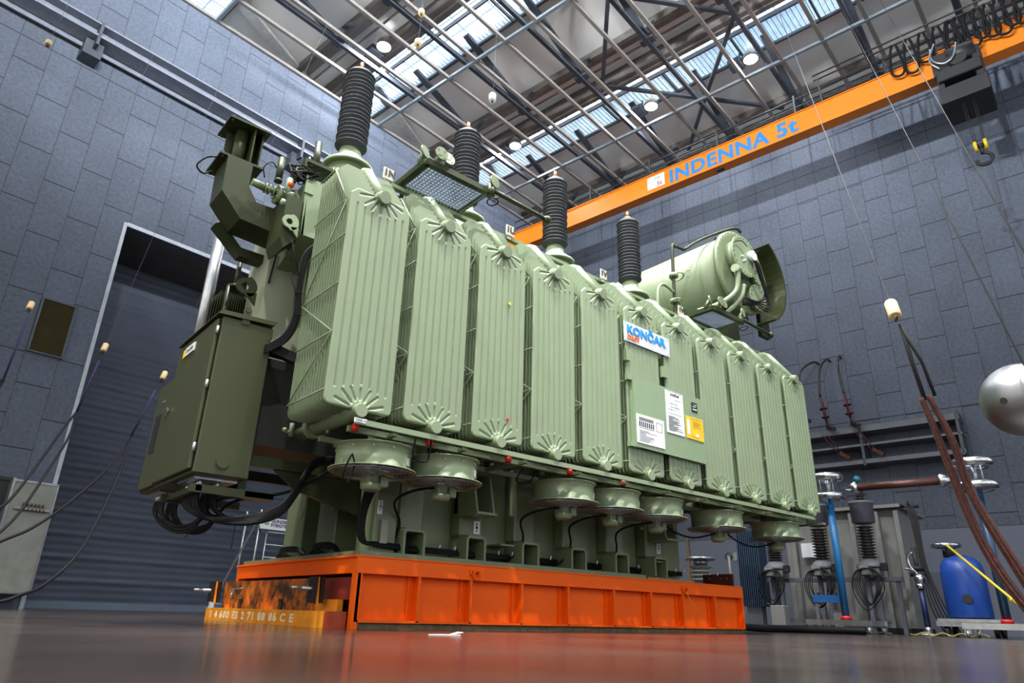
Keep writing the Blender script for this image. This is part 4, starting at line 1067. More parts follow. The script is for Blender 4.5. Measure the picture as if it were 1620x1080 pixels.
sub(MB().cyl((1.33, 6.05, 1.58), (1.346, 6.05, 1.58), .016, 12).box(1.32, 1.333, 6.02, 6.06, 1.575, 1.595), 'door_handle', CHROME, cab2)
sub(MB().box(1.341, 1.346, 6.18, 6.26, 1.72, 1.74), 'name_label', STEEL, cab2)
# glands and drooping cables under the cabinets
b = MB().box(1.40, 1.70, 5.1, 5.5, .955, .975)
for i in range(7):
    for j in range(2): b.cyl((1.46 + .12 * j, 5.14 + .05 * i, .90), (1.46 + .12 * j, 5.14 + .05 * i, .965), .014, 8)
P(b, 'cable_glands', STEEL)
b = MB().box(1.42, 1.66, 6.05, 6.4, .965, .985)
for i in range(6):
    for j in range(2): b.cyl((1.48 + .1 * j, 6.08 + .05 * i, .92), (1.48 + .1 * j, 6.08 + .05 * i, .97), .013, 8)
P(b, 'cable_glands', STEEL)
b = MB(); r_ = random.Random(9)
for i in range(6):
    for j in range(2):
        y = 6.08 + .05 * i; x = 1.48 + .1 * j; d = r_.uniform(0, .05)
        b.tube([(x, y, .93), (x, y - .02, .82 - d), (x + .05, 5.85, .70 - d), (x + .1, 5.55, .70 - d), (x + .12, 5.3, .80), (x + .2, 5.2, .86), (2.1, 5.15, .95), (2.4, 5.12, 1.15)], .011, 6)
P(b, 'drooping_cables', BLK)
b = MB()
for i in range(7):
    for j in range(2):
        y = 5.14 + .05 * i; x = 1.46 + .12 * j; d = r_.uniform(0, .05)
        b.tube([(x, y, .91), (x + .01, y, .80 - d), (x + .12, 5.1, .70 - d * .5), (1.80 + .01 * i, 4.98, .675 + .012 * i), (2.0, 4.96, .76 + .012 * i), (2.12 + .012 * j, 5.0, .95 + .01 * i), (2.25, 5.05, 1.15 + .01 * i), (2.5, 5.08, 1.26)], .013, 6)
P(b, 'drooping_cables', BLK)
b = MB()
for (p, q) in (((1.60, 5.4, .72), (1.50, 5.4, .58)), ((1.72, 5.05, .68), (1.72, 5.05, .50)), ((1.85, 4.98, .70), (1.88, 4.98, .62)), ((1.55, 5.8, .72), (1.45, 5.9, .80))): b.cyl(p, q, .003, 5)
P(b, 'cable_ties', BLK)
b = MB().cyl((1.98, 4.95, 1.33), (1.98, 4.95, 1.43), .018, 10).cyl((1.93, 4.95, 1.36), (2.0, 4.95, 1.36), .012, 8).sphere((1.93, 4.95, 1.37), .02).cyl((2.12, 4.62, 1.32), (2.12, 4.62, 1.36), .014, 8)
P(b, 'drain_valve', TANKG)

# ================================================================== CRANE
CO = (15.75, 4.0, 11.9)
cr = thing('overhead_crane', 'orange overhead crane girder spanning the hall, lettered in light blue', 'crane', CO, True)
def Cp(b, name, m, par=None): return b.build(name, m, par or cr, CO)
DORG = mat('dark_orange_edge', (0.55, 0.12, 0.008), 0.5)
b = MB().box(15.62, 15.86, -5.4, 14.6, 11.95, 12.56).box(15.58, 15.92, -5.4, 14.6, 11.92, 11.95).box(15.58, 15.90, -5.4, 14.6, 12.56, 12.585)
gird = Cp(b, 'girder', YORANGE)
Cp(MB().box(14.6, 16.9, 14.35, 14.75, 11.97, 12.3).cyl((14.8, 14.55, 12.02), (14.8, 14.75, 12.02), .12, 16), 'end_truck', YORANGE)
Cp(MB().box(14.6, 16.9, -5.75, -5.35, 11.97, 12.3), 'end_truck', YORANGE)
LB = mat('light_blue_lettering', (0.02, 0.18, 0.50), 0.5)
text('girder_letters', 'INDENNA 5t', .60, (15.615 - CO[0], 7.92 - CO[1], 12.05 - CO[2]), SIDE_X, LB, cr, .001, .022, sx=1.04, font_space=1.08)
st = Cp(MB().box(15.612, 15.619, 8.07, 8.64, 12.08, 12.50), 'load_sign', WHITE)
text('sign_letters', '5t', .22, (15.609 - CO[0], 8.33 - CO[1], 12.12 - CO[2]), SIDE_X, mat('dark_red_print', (.35, .01, .03), .5), st, .0005, .004)
MB().box(15.609, 15.612, 8.2, 8.4, 12.40, 12.42).box(15.609, 15.612, 8.2, 8.45, 12.36, 12.37).box(15.609, 15.612, 8.42, 8.6, 12.30, 12.31).build('printing', INK, st, CO)
b = MB().box(15.7, 15.8, 6.3, 6.5, 11.88, 11.92); Cp(b, 'junction_box', INK)
# handrail / festoon rails behind the girder
b = MB()
for z in (13.15, 13.42): b.cyl((16.1, -5.2, z), (16.1, 14.4, z), .018, 8)
for k in range(9):
    v = 13.3 - 2.25 * k; b.bar((16.1, v, 12.5), (16.1, v, 13.55), .045)
for z in (13.24, 13.4): b.cyl((15.5, -5.2, z), (15.5, 3.6, z), .022, 8)
for v in (3.5, .9, -1.6, -4.2): b.bar((15.5, v, 13.25), (15.72, v, 12.58), .04)
hr = Cp(b, 'guard_rail', INK)
for k in range(16):
    v = 1.55 - .19 * k if k > 4 else 1.75 - .3 * k
    b = MB(); dz = .42 + .08 * math.sin(k * 2.1)
    b.tube([(15.5, v, 13.2), (15.5, v + .05, 13.0), (15.48, v + .10, 12.85 - dz), (15.48, v - .06, 12.70 - dz), (15.48, v - .17, 12.85 - dz), (15.5, v - .13, 13.0), (15.5, v - .10, 13.2)], .030, 6)
    b.box(15.46, 15.54, v - .03, v + .03, 13.18, 13.24)
    Cp(b, 'festoon_cable', BLK)
# hoist
b = MB().rbox(15.25, 15.6, .15, 1.0, 11.5, 11.8, .02).rbox(15.3, 16.1, .1, 1.05, 10.95, 11.35, .02)
b.cyl((15.45, .2, 12.15), (15.45, .75, 12.15), .22, 24).rbox(15.3, 15.6, .7, 1.05, 11.7, 12.3, .02).cyl((15.42, .55, 12.0), (15.25, .55, 12.0), .2, 24).rbox(15.35, 15.6, .12, .3, 11.3, 12.2, .02).box(15.35, 15.6, .9, 1.02, 11.0, 12.2)
hoist = Cp(b, 'hoist_trolley', mat('dark_hoist_enamel', (.010, .010, .012), .5))
Cp(MB().box(15.20, 16.15, .12, 1.02, 10.86, 10.90), 'drip_tray', INK, hoist)
MBh = MB().tube([(15.3, 1.0, 12.5), (15.2, 1.0, 12.1), (15.2, .8, 11.9), (15.2, .6, 12.0), (15.3, .5, 12.4)], .02, 6).tube([(15.3, .9, 12.6), (15.18, 1.05, 12.1), (15.2, .9, 11.8)], .02, 6)
Cp(MBh, 'trolley_cable', STEEL, hoist)
b = MB()
for (v, dv) in ((.68, .66), (.64, .62), (.48, .50), (.44, .47)): b.cyl((15.4, v, 10.9), (15.4, dv, 9.75), .008, 6)
Cp(b, 'wire_rope', INK, hoist)
b = MB().cyl((15.4, .44, 9.66), (15.4, .50, 9.66), .12, 20).cyl((15.4, .62, 9.66), (15.4, .68, 9.66), .12, 20)
hb = Cp(b, 'hook_block', YEL, hoist)
b = MB().cyl((15.4, .5, 9.66), (15.4, .62, 9.66), .05, 12).cyl((15.4, .56, 9.45), (15.4, .56, 9.66), .04, 12).tube([(15.4, .56, 9.48), (15.4, .44, 9.40), (15.4, .42, 9.28), (15.4, .52, 9.18), (15.4, .66, 9.22), (15.4, .70, 9.34)], .035, 8)
Cp(b, 'hook', INK, hoist)

# ================================================================== HANGING WEIGHTS, ROPES AND CABLES (hall coordinates)
def hanger(label, top, p, low, m_w=BEIGE, r=.042, h=.14, wire=.003, group=None, strap=None, strap_m=PURPLE):
    t = thing('cable_hanger', label, 'cable hanger', p, True, group)
    top, p_ = Vector(top), Vector(p); d = (top - p_).normalized()
    MB().cyl(p_ + d * h / 2, top, wire, 6).build('suspension_wire', mat('thin_grey_cord', (.10, .11, .12), .8), t, p)
    MB().lathe([(r * .8, -h / 2), (r, -h / 2 + .01), (r, h / 2 - .01), (r * .8, h / 2)], p, d, 20).build('insulator_barrel', m_w, t, p)
    if low:
        l = Vector(low); MB().cyl(p_ - d * h / 2, p_ - d * h / 2 + (l - p_) * .15, .008, 6).torus(p_ - d * (h / 2 + .03), (0, 1, .3), .022, .006, 14, 5).build('eye_hook', INK, t, p)
    if strap:
        pts = [Vector(q) for q in strap]; b = MB().tube(pts, .016, 6, False); b.build('strap', strap_m, t, p)
    return t
hanger('beige barrel insulator hanging in front of the crane rail, top left', (1.95, 14.69, 14.2), (1.11, 9.63, 7.2), (1.14, 9.75, 7.03))
h2 = hanger('beige barrel insulator with blue strap left of the wall grille', (3.95, 15.4, 14.2), (2.11, 11.14, 4.05), (2.13, 11.2, 3.86), strap=[(2.13, 11.2, 3.90), (2.09, 11.26, 2.96)])
h3 = hanger('beige barrel insulator with blue strap in front of the doorway edge', (5.3, 14.16, 14.2), (3.14, 11.02, 3.70), (3.13, 11.09, 3.46), strap=[(3.13, 11.08, 3.50), (3.05, 11.21, 2.68)])
h4 = hanger('beige barrel insulator with violet strap beside the side cabinet', (6.68, 12.62, 14.2), (3.99, 10.82, 3.45), (3.94, 10.92, 3.16), strap=[(3.95, 10.9, 3.22), (3.79, 11.04, 2.44)])
hanger('small beige barrel hanging under the roof, upper of the two at the top', (7.22, 9.54, 14.2), (5.81, 7.64, 10.31), (5.8, 7.6, 10.1), h=.22, r=.06)
hanger('small beige barrel hanging under the roof grating, lower of the two at the top', (7.7, 10.07, 14.2), (6.03, 7.94, 9.95), (6.0, 7.9, 9.7), h=.24, r=.07)
hanger('small white barrel hanging above the second insulator', (9.0, 8.8, 14.2), (7.5, 7.38, 9.36), (7.5, 7.38, 9.1), m_w=WHITE, h=.24, r=.07)
def hung(t, o_, pts, r):
    return MB().tube(pts, r, 8, True, 8).build('cable', BLK, t, o_)
def loose(name, label, pts, r, m=BLK, cat='cable', group=None, sub_=8):
    o = MB().tube(pts, r, 8, True, sub_).build(name, m, None, pts[0], hall=True); return tag(o, label, cat, group)
hung(h2, (2.11, 11.14, 4.05), [(2.09, 11.26, 2.97), (1.98, 11.1, 2.78), (1.85, 10.6, 2.2), (1.80, 10.2, 1.6), (1.86, 10.6, 2.1), (2.0, 11.1, 2.6), (2.10, 11.27, 2.95)], .018)
hung(h3, (3.14, 11.02, 3.70), [(3.05, 11.21, 2.70), (2.96, 10.9, 2.28), (2.6, 10.06, 1.64), (2.22, 9.19, 1.03), (1.96, 8.76, .72), (1.5, 8.0, .25)], .016)
hung(h3, (3.14, 11.02, 3.70), [(3.05, 11.21, 2.70), (2.86, 10.91, 2.35), (2.48, 10.08, 1.71), (2.12, 9.2, 1.19), (1.89, 8.76, .96), (1.4, 8.0, .5)], .016)
hung(h4, (3.99, 10.82, 3.45), [(3.79, 11.04, 2.46), (3.36, 10.33, 1.84), (2.78, 9.54, 1.24), (2.25, 8.69, .84), (1.87, 8.28, .62), (1.3, 7.6, .2)], .016)
hung(h4, (3.99, 10.82, 3.45), [(3.79, 11.04, 2.46), (3.51, 10.29, 1.82), (3.11, 9.46, 1.08), (2.69, 8.58, .58), (2.35, 8.17, .28), (2.05, 7.73, .17), (1.82, 7.58, .10), (1.2, 7.2, .03)], .016)
# right-hand rope bundle
rh = hanger('beige barrel insulator at right carrying the dark red rope coil', (13.39, 3.65, 14.2), (5.47, .99, 2.37), (5.52, .97, 2.26), r=.045, h=.20, wire=.006, strap=[(5.51, .97, 2.26), (5.61, .96, 2.0), (5.71, .94, 1.70)], strap_m=INK)
MB().tube([(5.50, .97, 2.24), (5.66, .90, 1.98), (5.77, .88, 1.74)], .014, 6, False).build('strap', INK, rh, (5.47, .99, 2.37))
def Hl(p):  # world -> hall
    c, s = math.cos(RA), math.sin(RA); return Vector((p[0] * c + p[1] * s, -p[0] * s + p[1] * c, p[2]))
def ropes(label, pts, n, spread):
    b = MB(); P_ = [Hl(p) for p in pts]
    for k in range(n):
        a = 2 * PI * k / n; off = Vector((math.cos(a), math.sin(a), 0)) * spread
        Q = []
        for i, p in enumerate(P_):
            w_ = .35 if i == 0 else 1; Q.append(p + off * w_ + Vector((math.sin(i * 2 + k) * .006, math.cos(i * 1.3 + k) * .006, 0)))
        b.tube(Q, .011, 6)
    return b.build('rope_coil', ROPE, rh, (5.47, .99, 2.37))
ropes('dark red rope coil hanging at right, left strand', [(5.50, 1.79, 1.72), (5.58, 1.76, 1.45), (5.70, 1.70, .87), (5.76, 1.62, .53), (5.80, 1.52, .28), (5.85, 1.40, .04)], 6, .021)
ropes('dark red rope coil hanging at right, right strand reaching the frame edge', [(5.53, 1.75, 1.74), (5.62, 1.68, 1.40), (5.70, 1.65, 1.01), (5.80, 1.49, .46), (5.86, 1.36, .04)], 6, .021)
for lab, a, c in (('thin dark rope running from the roof to the right frame edge, left one', (13.57, 2.46, 14.2), (5.31, .25, 1.55)),
                  ('thin dark rope running from the roof to the right frame edge, right one', (14.18, 1.73, 14.2), (5.11, .07, 2.16))):
    o = MB().cyl(a, c, .006, 6).build('hanging_rope', INK, None, c, hall=True); tag(o, lab, 'rope')
    MB().cyl((c[0], c[1], 0), c, .02, 10).box(c[0] - .15, c[0] + .15, c[1] - .15, c[1] + .15, 0, .04).build('anchor_post', STEEL, o, c)
# ================================================================== TEST EQUIPMENT AT THE FAR WALL (hall coordinates)
def H(b, name, m, t, org): return b.build(name, m, t, org)
def shed_stack(u, v, z0, z1, r, n, core=.6):
    pr = []; st = (z1 - z0) / n
    for k in range(n): pr += [(r * core, z0 + k * st), (r, z0 + (k + .35) * st), (r * .98, z0 + (k + .5) * st), (r * core, z0 + (k + .8) * st)]
    return MB().lathe([(1e-4, z0)] + pr + [(1e-4, z1)], (u, v, 0), (0, 0, 1), 28)
# toroid electrodes on blue posts
def electrode(u, v, lab, zt, zb, R, col):
    org = (u, v, 0); t = thing('electrode_post', lab, 'test electrode', org, True)
    b = MB()
    for z in (zt, zb): H(MB().torus((u, v, z), (0, 0, 1), R, .066, 40, 14), 'toroid_ring', CHROME, t, org)
    b.cyl((u, v, zb), (u, v, zt), .035, 14).box(u - R, u + R, v - .03, v + .03, zt - .02, zt + .0).box(u - R, u + R, v - .03, v + .03, zb - .0, zb + .02).box(u - .03, u + .03, v - R, v + R, zb, zb + .02)
    for a in (0, 2.1, 4.2): b.cyl((u + .12 * math.cos(a), v + .12 * math.sin(a), zb), (u + .12 * math.cos(a), v + .12 * math.sin(a), zt), .012, 8)
    H(b, 'connecting_frame', STEEL, t, org)
    H(MB().cyl((u, v, .24), (u, v, zb - .04), .058, 24), 'post_tube', col, t, org)
    H(MB().cyl((u, v, .20), (u, v, .26), .08, 20), 'post_foot', RED, t, org)
    b = MB().box(u - .4, u + .4, v - .48, v - .42, .12, .20).box(u - .4, u + .4, v + .42, v + .48, .12, .20).box(u - .44, u - .38, v - .5, v + .5, .12, .20).box(u + .38, u + .44, v - .5, v + .5, .12, .20).box(u - .4, u + .4, v - .05, v + .05, .13, .20)
    H(b, 'base_frame', STEEL, t, org)
    for (a, c) in ((-.4, -.44), (-.4, .44), (.4, -.44), (.4, .44)): H(MB().cyl((u + a, v + c - .02, .055), (u + a, v + c + .02, .055), .055, 16).box(u + a - .02, u + a + .02, v + c - .04, v + c + .04, .06, .13), 'caster_wheel', STEEL, t, org)
    return t
electrode(12.6, 3.80, 'toroid electrode on a bright blue post, in front of the insulator row', 2.50, 2.17, .21, CYANP)
electrode(12.6, 1.62, 'toroid electrode on a dark blue post behind the red ropes', 2.50, 2.15, .25, mat('dark_blue_post', (.012, .05, .12), .4))
b = MB().cyl((12.6, 3.30, 2.29), (12.6, 2.12, 2.28), .062, 28)
o = b.build('brown_insulating_tube', mat('brown_laminate', (.075, .022, .014), .35), None, (12.6, 2.7, 2.29), hall=True)
tag(o, 'brown insulating tube bridging the two toroid electrodes', 'tube')
for (v, s_) in ((3.30, 1), (2.12, -1)): MB().lathe([(.062, 0), (.11, .03), (.11, .06), (.08, .12), (.03, .20), (.02, .26)], (12.6, v, 2.285), (0, s_, 0), 24).build('end_fitting', CHROME, o, (12.6, 2.7, 2.29))
# insulator units
def unit(u, v, zc, lab, big):
    org = (u, v, 0); t = thing('current_transformer', lab, 'insulator', org, True, None)
    r = .14
    H(shed_stack(u, v, 1.22, 1.78 if big else 1.70, r, 11, .62), 'insulator', PORC, t, org)
    if big:
        H(MB().lathe([(.12, 1.80), (.19, 1.83), (.195, 2.15), (.21, 2.16), (.21, 2.19), (.1, 2.19)], (u, v, 0), (0, 0, 1), 32), 'head_tank', GREYP, t, org)
        H(shed_stack(u, v, 2.19, 2.42, .09, 5, .6), 'upper_insulator', PORC, t, org)
        if big == 2: H(MB().sphere((u, v, 2.60), .065).cyl((u, v, 2.4), (u, v, 2.55), .015, 8), 'ball_electrode', mat('teal_ball', (.01, .12, .2), .4), t, org)
    H(MB().lathe([(.10, 1.22), (.15, 1.17), (.22, 1.10), (.22, 1.06), (.1, 1.06)], (u, v, 0), (0, 0, 1), 24).box(u - .16, u + .16, v - .17, v + .17, .93, 1.07), 'base_housing', mat('cast_grey_housing', (.16, .165, .18), .5), t, org)
    H(MB().rbox(u - .28, u - .16, v - .02, v + .13, .93, 1.08, .01), 'terminal_box', LAM, t, org)
    H(MB().rbox(u - .2, u - .1, v - .30, v - .20, 1.0, 1.13, .01).cyl((u - .15, v - .2, 1.06), (u - .15, v - .1, 1.06), .02, 8), 'gauge', INK, t, org)
    H(MB().box(u - .05, u + .05, v - .10, v - .04, .0, .93).box(u - .05, u + .05, v + .05, v + .11, 0, .93).box(u - .12, u + .12, v - .16, v + .16, .16, .20), 'stand', GREYP, t, org)
    b = MB(); r_ = random.Random(int(v * 10))
    for k in range(5):
        w_ = .10 + .025 * k; dz = r_.uniform(-.04, .04)
        b.tube([(u - .3, v + w_ * .8, 1.0), (u - .31, v + w_ * 1.3, .72 + dz), (u - .30, v + .02 * k, .46 + dz - .02 * k), (u - .32, v - w_ * 1.2, .70 + dz), (u - .3, v - w_ * .7, 1.0)], .008, 6, closed=True)
    H(b, 'cable_coil', BLK, t, org)
    return t
unit(13.55, 5.22, 0, 'ribbed insulator unit beneath the last green fan, without a head tank', 0)
unit(13.55, 4.36, 0, 'ribbed insulator unit with grey head tank left of the bright blue post', 1)
unit(13.55, 3.56, 0, 'ribbed insulator unit with grey head tank and teal ball right of the blue post', 2)
org = (13.85, 4.25, .88)
o = MB().box(13.75, 13.9, 3.15, 5.5, .85, .92).build('support_rail', GREYP, None, org, hall=True); tag(o, 'grey steel rail carrying the row of insulator units', 'rail')
MB().box(13.78, 13.86, 5.3, 5.36, 0, .85).build('leg', GREYP, o, org); MB().box(13.78, 13.86, 3.2, 3.26, 0, .85).build('leg', GREYP, o, org)
# pale test transformer behind
org = (15.3, 4.2, 0)
t = thing('test_transformer', 'pale grey test transformer tank behind the row of insulators', 'transformer', org, True)
H(MB().box(14.7, 16.4, 3.25, 5.4, .1, 2.2), 'tank', LAM, t, org)
for v in (3.25, 3.6, 4.05, 4.6, 5.2): H(MB().box(14.55, 14.7, v - .04, v + .04, .1, 2.15), 'tank_rib', LAM, t, org)
H(MB().box(14.5, 16.5, 3.15, 5.5, 2.2, 2.26), 'cover', LAM, t, org)
H(MB().box(14.53, 14.54, 4.75, 5.05, 1.35, 1.62), 'data_sheet', WHITE, t, org)
H(MB().box(14.5, 16.3, 3.3, 5.3, 0, .1), 'skid_base', INK, t, org)
b = MB()
for k in range(5): b.tube([(14.6, 3.2 - .02 * k, 2.25), (14.5, 3.02 - .03 * k, 2.1), (14.4, 2.95 - .02 * k, 1.2), (14.3, 2.9 - .05 * k, .5), (14.3, 2.75 - .06 * k, .03)], .012, 6)
b.cyl((14.6, 2.85, 2.2), (14.6, 3.2, 2.22), .03, 8).cyl((14.5, 3.0, 2.22), (14.5, 3.0, 2.3), .02, 8)
H(b, 'cable_drop', INK, t, org)
H(MB().cyl((14.3, 3.0, .95), (14.3, 3.0, 1.03), .13, 18).cyl((14.3, 3.0, 1.05), (14.3, 3.0, 1.12), .10, 18).cyl((14.3, 3.0, .9), (14.3, 3.0, 1.45), .04, 12), 'bushing', INK, t, org)
# small blue radiator bank at left of it
org = (14.2, 5.95, .5)
t = thing('radiator_bank', 'dark blue finned radiator bank seen below the last fans', 'radiator', org, True)
for k in range(11): H(MB().box(14.0, 14.4, 5.72 + .042 * k, 5.74 + .042 * k, .42, 1.86), 'fin', mat('dark_blue_fin', (.02, .05, .10), .4), t, org)
H(MB().cyl((14.2, 5.68, 1.84), (14.2, 6.2, 1.84), .04, 12).cyl((14.2, 5.68, .46), (14.2, 6.2, .46), .04, 12), 'header_pipe', GREYP, t, org)
H(MB().box(14.1, 14.3, 5.8, 6.1, 0, .42), 'stand', GREYP, t, org)
H(MB().torus((13.95, 6.33, 1.36), (1, 0, 0), .07, .012, 20, 6).bar((13.95, 6.26, 1.36), (13.95, 6.40, 1.36), .012).cyl((13.95, 6.33, 1.36), (14.1, 6.3, 1.36), .012, 8), 'hand_wheel', INK, t, org)
H(MB().box(13.97, 14.1, 6.16, 6.24, 1.28, 1.44), 'gearbox', LAM, t, org)
# blue tank
org = (13.5, 2.20, 0)
t = thing('blue_pressure_tank', 'large bright blue plastic tank with ring electrode on top', 'tank', org, True)
H(MB().lathe([(.30, .27), (.315, .30), (.31, .95), (.29, 1.08), (.22, 1.17), (.10, 1.22)], (13.5, 2.2, 0), (0, 0, 1), 48), 'tank_body', BLUE, t, org)
H(MB().cyl((13.5, 2.33, 1.2), (13.5, 2.33, 1.34), .09, 20), 'neck', INK, t, org)
H(MB().torus((13.5, 2.35, 1.38), (0, 0, 1), .19, .035, 40, 12).box(13.32, 13.68, 2.32, 2.38, 1.36, 1.39), 'ring_electrode', CHROME, t, org)
H(MB().cyl((13.175, 2.15, .55), (13.195, 2.15, .55), .07, 20), 'drain_socket', INK, t, org)
H(MB().box(13.1, 13.9, 1.75, 2.6, .17, .26).box(13.1, 13.16, 1.5, 2.62, .15, .22), 'base_frame', STEEL, t, org)
for (a, c) in ((13.2, 1.85), (13.2, 2.5), (13.8, 1.85), (13.8, 2.5)): H(MB().cyl((a, c - .03, .08), (a, c + .03, .08), .08, 14).box(a - .03, a + .03, c - .04, c + .04, .08, .17), 'caster_wheel', INK, t, org)
o = MB().cyl((13.15, 2.28, 1.36), (11.6, 1.05, .12), .018, 10).cyl((12.1, 1.45, .52), (12.07, 1.43, .49), .035, 10).build('yellow_earthing_rod', YEL, None, (12.3, 1.6, .6), hall=True); tag(o, 'yellow earthing rod leaning on the blue tank', 'rod')
# small ball electrode on a blue post
org = (13.6, 2.85, 0)
t = thing('ball_electrode_post', 'short blue post with silver ball left of the blue tank', 'test electrode', org, True)
H(MB().cyl((13.6, 2.85, .12), (13.6, 2.85, .74), .045, 18), 'post_tube', mat('navy_post', (.01, .025, .10), .4), t, org)
H(MB().sphere((13.6, 2.84, .87), .095, 28, 14).cyl((13.6, 2.85, .72), (13.6, 2.85, .80), .07, 20), 'ball_electrode', CHROME, t, org)
H(MB().tube([(13.6, 2.86, .95), (13.58, 2.95, 1.08), (13.58, 2.96, 1.22), (13.58, 2.88, 1.30)], .022, 10).tube([(13.6, 2.86, .95), (13.58, 2.92, 1.02), (13.58, 3.04, 1.04)], .018, 10), 'curved_arm', CHROME, t, org)
H(MB().cyl((13.6, 2.85, 0), (13.6, 2.85, .03), .2, 24).cyl((13.6, 2.85, .03), (13.6, 2.85, .13), .06, 14), 'foot', STEEL, t, org)
# big sphere at the right edge
org = tuple(Hl((5.71, 1.22, 0)))
t = thing('sphere_electrode', 'large polished sphere electrode cut off by the right frame edge', 'test electrode', org, True)
sp = MB().sphere((org[0], org[1], 1.63), .255, 48, 24); H(sp, 'sphere', mat('brushed_sphere_metal', (.22, .225, .24), .40, 1.0, .05), t, org)
dv = Vector((org[0], org[1], 1.63)); td = (Vector((0, 0, .123)) - dv).normalized()
lf = Vector((-.38, .86, 0)).normalized()
hp = dv + (td * .75 + Vector((-.656, .755, 0)) * .65 + Vector((0, 0, -.06))).normalized() * .255
H(MB().cyl(hp - (hp - dv).normalized() * .03, hp + (hp - dv).normalized() * .002, .024, 20), 'socket_hole', INK, t, org)
H(MB().cyl((org[0], org[1], .03), (org[0], org[1], 1.4), .03, 16).cyl((org[0], org[1], 0), (org[0], org[1], .03), .25, 24), 'stand', STEEL, t, org)
# wall brackets with feed-through cables
org = (17.8, 4.1, 4.1)
t = thing('bracket_rack', 'pair of long steel channels bracketed to the far wall below the cable feed-throughs', 'wall rack', org, True)
for (z0, z1) in ((4.42, 4.56), (4.08, 4.13), (3.66, 3.76)): H(MB().box(17.45, 17.52, 2.3, 6.4, z0, z1).box(17.52, 17.995, 2.3, 6.4, z0, z0 + .03), 'channel', GREYP, t, org)
for v in (2.35, 4.35, 6.2): H(MB().box(17.45, 17.995, v - .03, v + .03, 3.62, 4.62), 'bracket', DSTEEL, t, org)
def feed(lab, v, pts, ph):
    org = (17.8, v, 5.5); t = thing('feed_cable', lab, 'cable', org, True)
    H(MB().tube(pts, .028, 10), 'cable_core', PORC, t, org)
    a = Vector(pts[-1]); d = Vector((0, -.10, -1)).normalized()
    b = MB().cyl(a, a + d * .62, .034, 14)
    for k in range(2): b.cyl(a + d * (.30 + .22 * k), a + d * (.325 + .22 * k), .09, 18)
    H(b, 'red_termination', mat('red_heatshrink', (.07, .009, .013), .5), t, org)
    e = a + d * .62; H(MB().cyl(e, e + d * .18, .03, 10).bar(e + d * .18, e + d * .18 + Vector((-.25, -.2, -.12)), .09), 'cable_shoe', INK, t, org)
    return t
feed('left of the three black cables arching out of the far wall, behind the last radiator', 5.3, [(17.99, 5.2, 6.48), (17.75, 5.28, 6.48), (17.42, 5.5, 6.2), (17.42, 5.66, 5.7)], 0)
feed('middle of the three red-ended cables arching out of the far wall', 5.0, [(17.99, 4.92, 6.50), (17.75, 4.95, 6.48), (17.42, 5.05, 6.1), (17.42, 5.12, 5.42)], 1)
feed('right of the three red-ended cables arching out of the far wall', 4.6, [(17.99, 4.64, 6.52), (17.75, 4.62, 6.50), (17.42, 4.60, 6.1), (17.42, 4.56, 5.42)], 2)
for v, lab in ((5.35, 'pair of thin red leads ending on the wall rack, left pair'), (4.62, 'pair of thin red leads ending on the wall rack, right pair')):
    b = MB().cyl((17.43, v - .25, 4.45), (17.40, v - .55, 3.95), .012, 6).cyl((17.43, v - .15, 4.45), (17.40, v - .48, 3.93), .012, 6).bar((17.42, v - .5, 3.97), (17.38, v - .72, 3.80), .08)
    o = b.build('red_lead', mat('red_lead_sheath', (.07, .012, .006), .5), None, (17.45, v - .5, 4.0), hall=True); tag(o, lab, 'cable')
# hose on the floor
loose('floor_hose', 'thick black hose lying on the floor right of the orange platform', [(9.2, 4.6, .26), (9.6, 4.45, .10), (10.1, 4.3, .055), (10.8, 4.1, .05), (11.4, 3.6, .05), (11.6, 3.25, .05)], .05, BLK, 'hose')
# blue bar, low boxes and clutter by the insulators
o = MB().box(13.07, 13.15, 4.0, 4.45, .48, .60).build('blue_bar', mat('blue_bar', (.01, .10, .34), .4), None, (13.25, 4.2, .5), hall=True); tag(o, 'blue bar with black knobs left of the bright blue post', 'bar')
for v in (4.06, 4.2, 4.36): MB().cyl((13.11, v, .60), (13.11, v, .645), .02, 10).build('knob', INK, o, (13.25, 4.2, .5))
MB().box(13.09, 13.13, 4.38, 4.43, 0, .48).build('stand', GREYP, o, (13.25, 4.2, .5))
o = MB().rbox(13.0, 13.25, 4.15, 4.42, 0, .32, .01).rbox(13.0, 13.25, 4.6, 4.9, 0, .0, .0).build('white_box', LAM, None, (13.1, 4.3, 0), hall=True) if False else MB().rbox(13.18, 13.3, 4.02, 4.18, 0, .36, .01).build('storage_box', LAM, None, (13.2, 4.1, 0), hall=True); tag(o, 'small light grey box under the blue bar', 'box')
o = MB().rbox(13.0, 13.25, 4.95, 5.2, .0, .42, .01).build('storage_box', LAM, None, (13.1, 5.1, 0), hall=True); tag(o, 'light grey box at the foot of the leftmost insulator unit', 'box')
r_ = random.Random(4)
b = MB()
for k in range(5):
    v0 = 3.3 + .28 * k; b.tube([(13.15, v0, .015), (13.18 + r_.uniform(-.06, .06), v0 + .15, .02 + .08 * r_.random()), (13.1, v0 + .25, .015), (13.2, v0 + .38, .03), (13.15, v0 + .3, .015)], .011, 6)
o = b.build('floor_leads', LAM, None, (13.0, 4, 0), hall=True); tag(o, 'tangle of pale leads on the floor under the insulator units', 'cable', kind='stuff')
b = MB()
for k in range(4):
    v0 = 1.9 + .25 * k; b.tube([(12.85, v0, .012), (12.9, v0 + .12, .05), (12.8, v0 + .22, .012), (12.85, v0 + .3, .02)], .012, 6)
o = b.build('floor_leads', mat('dull_yellow_lead', (.25, .2, .05), .6), None, (12.9, 2.2, 0), hall=True); tag(o, 'tangle of dull yellow leads on the floor before the blue tank', 'cable', kind='stuff')
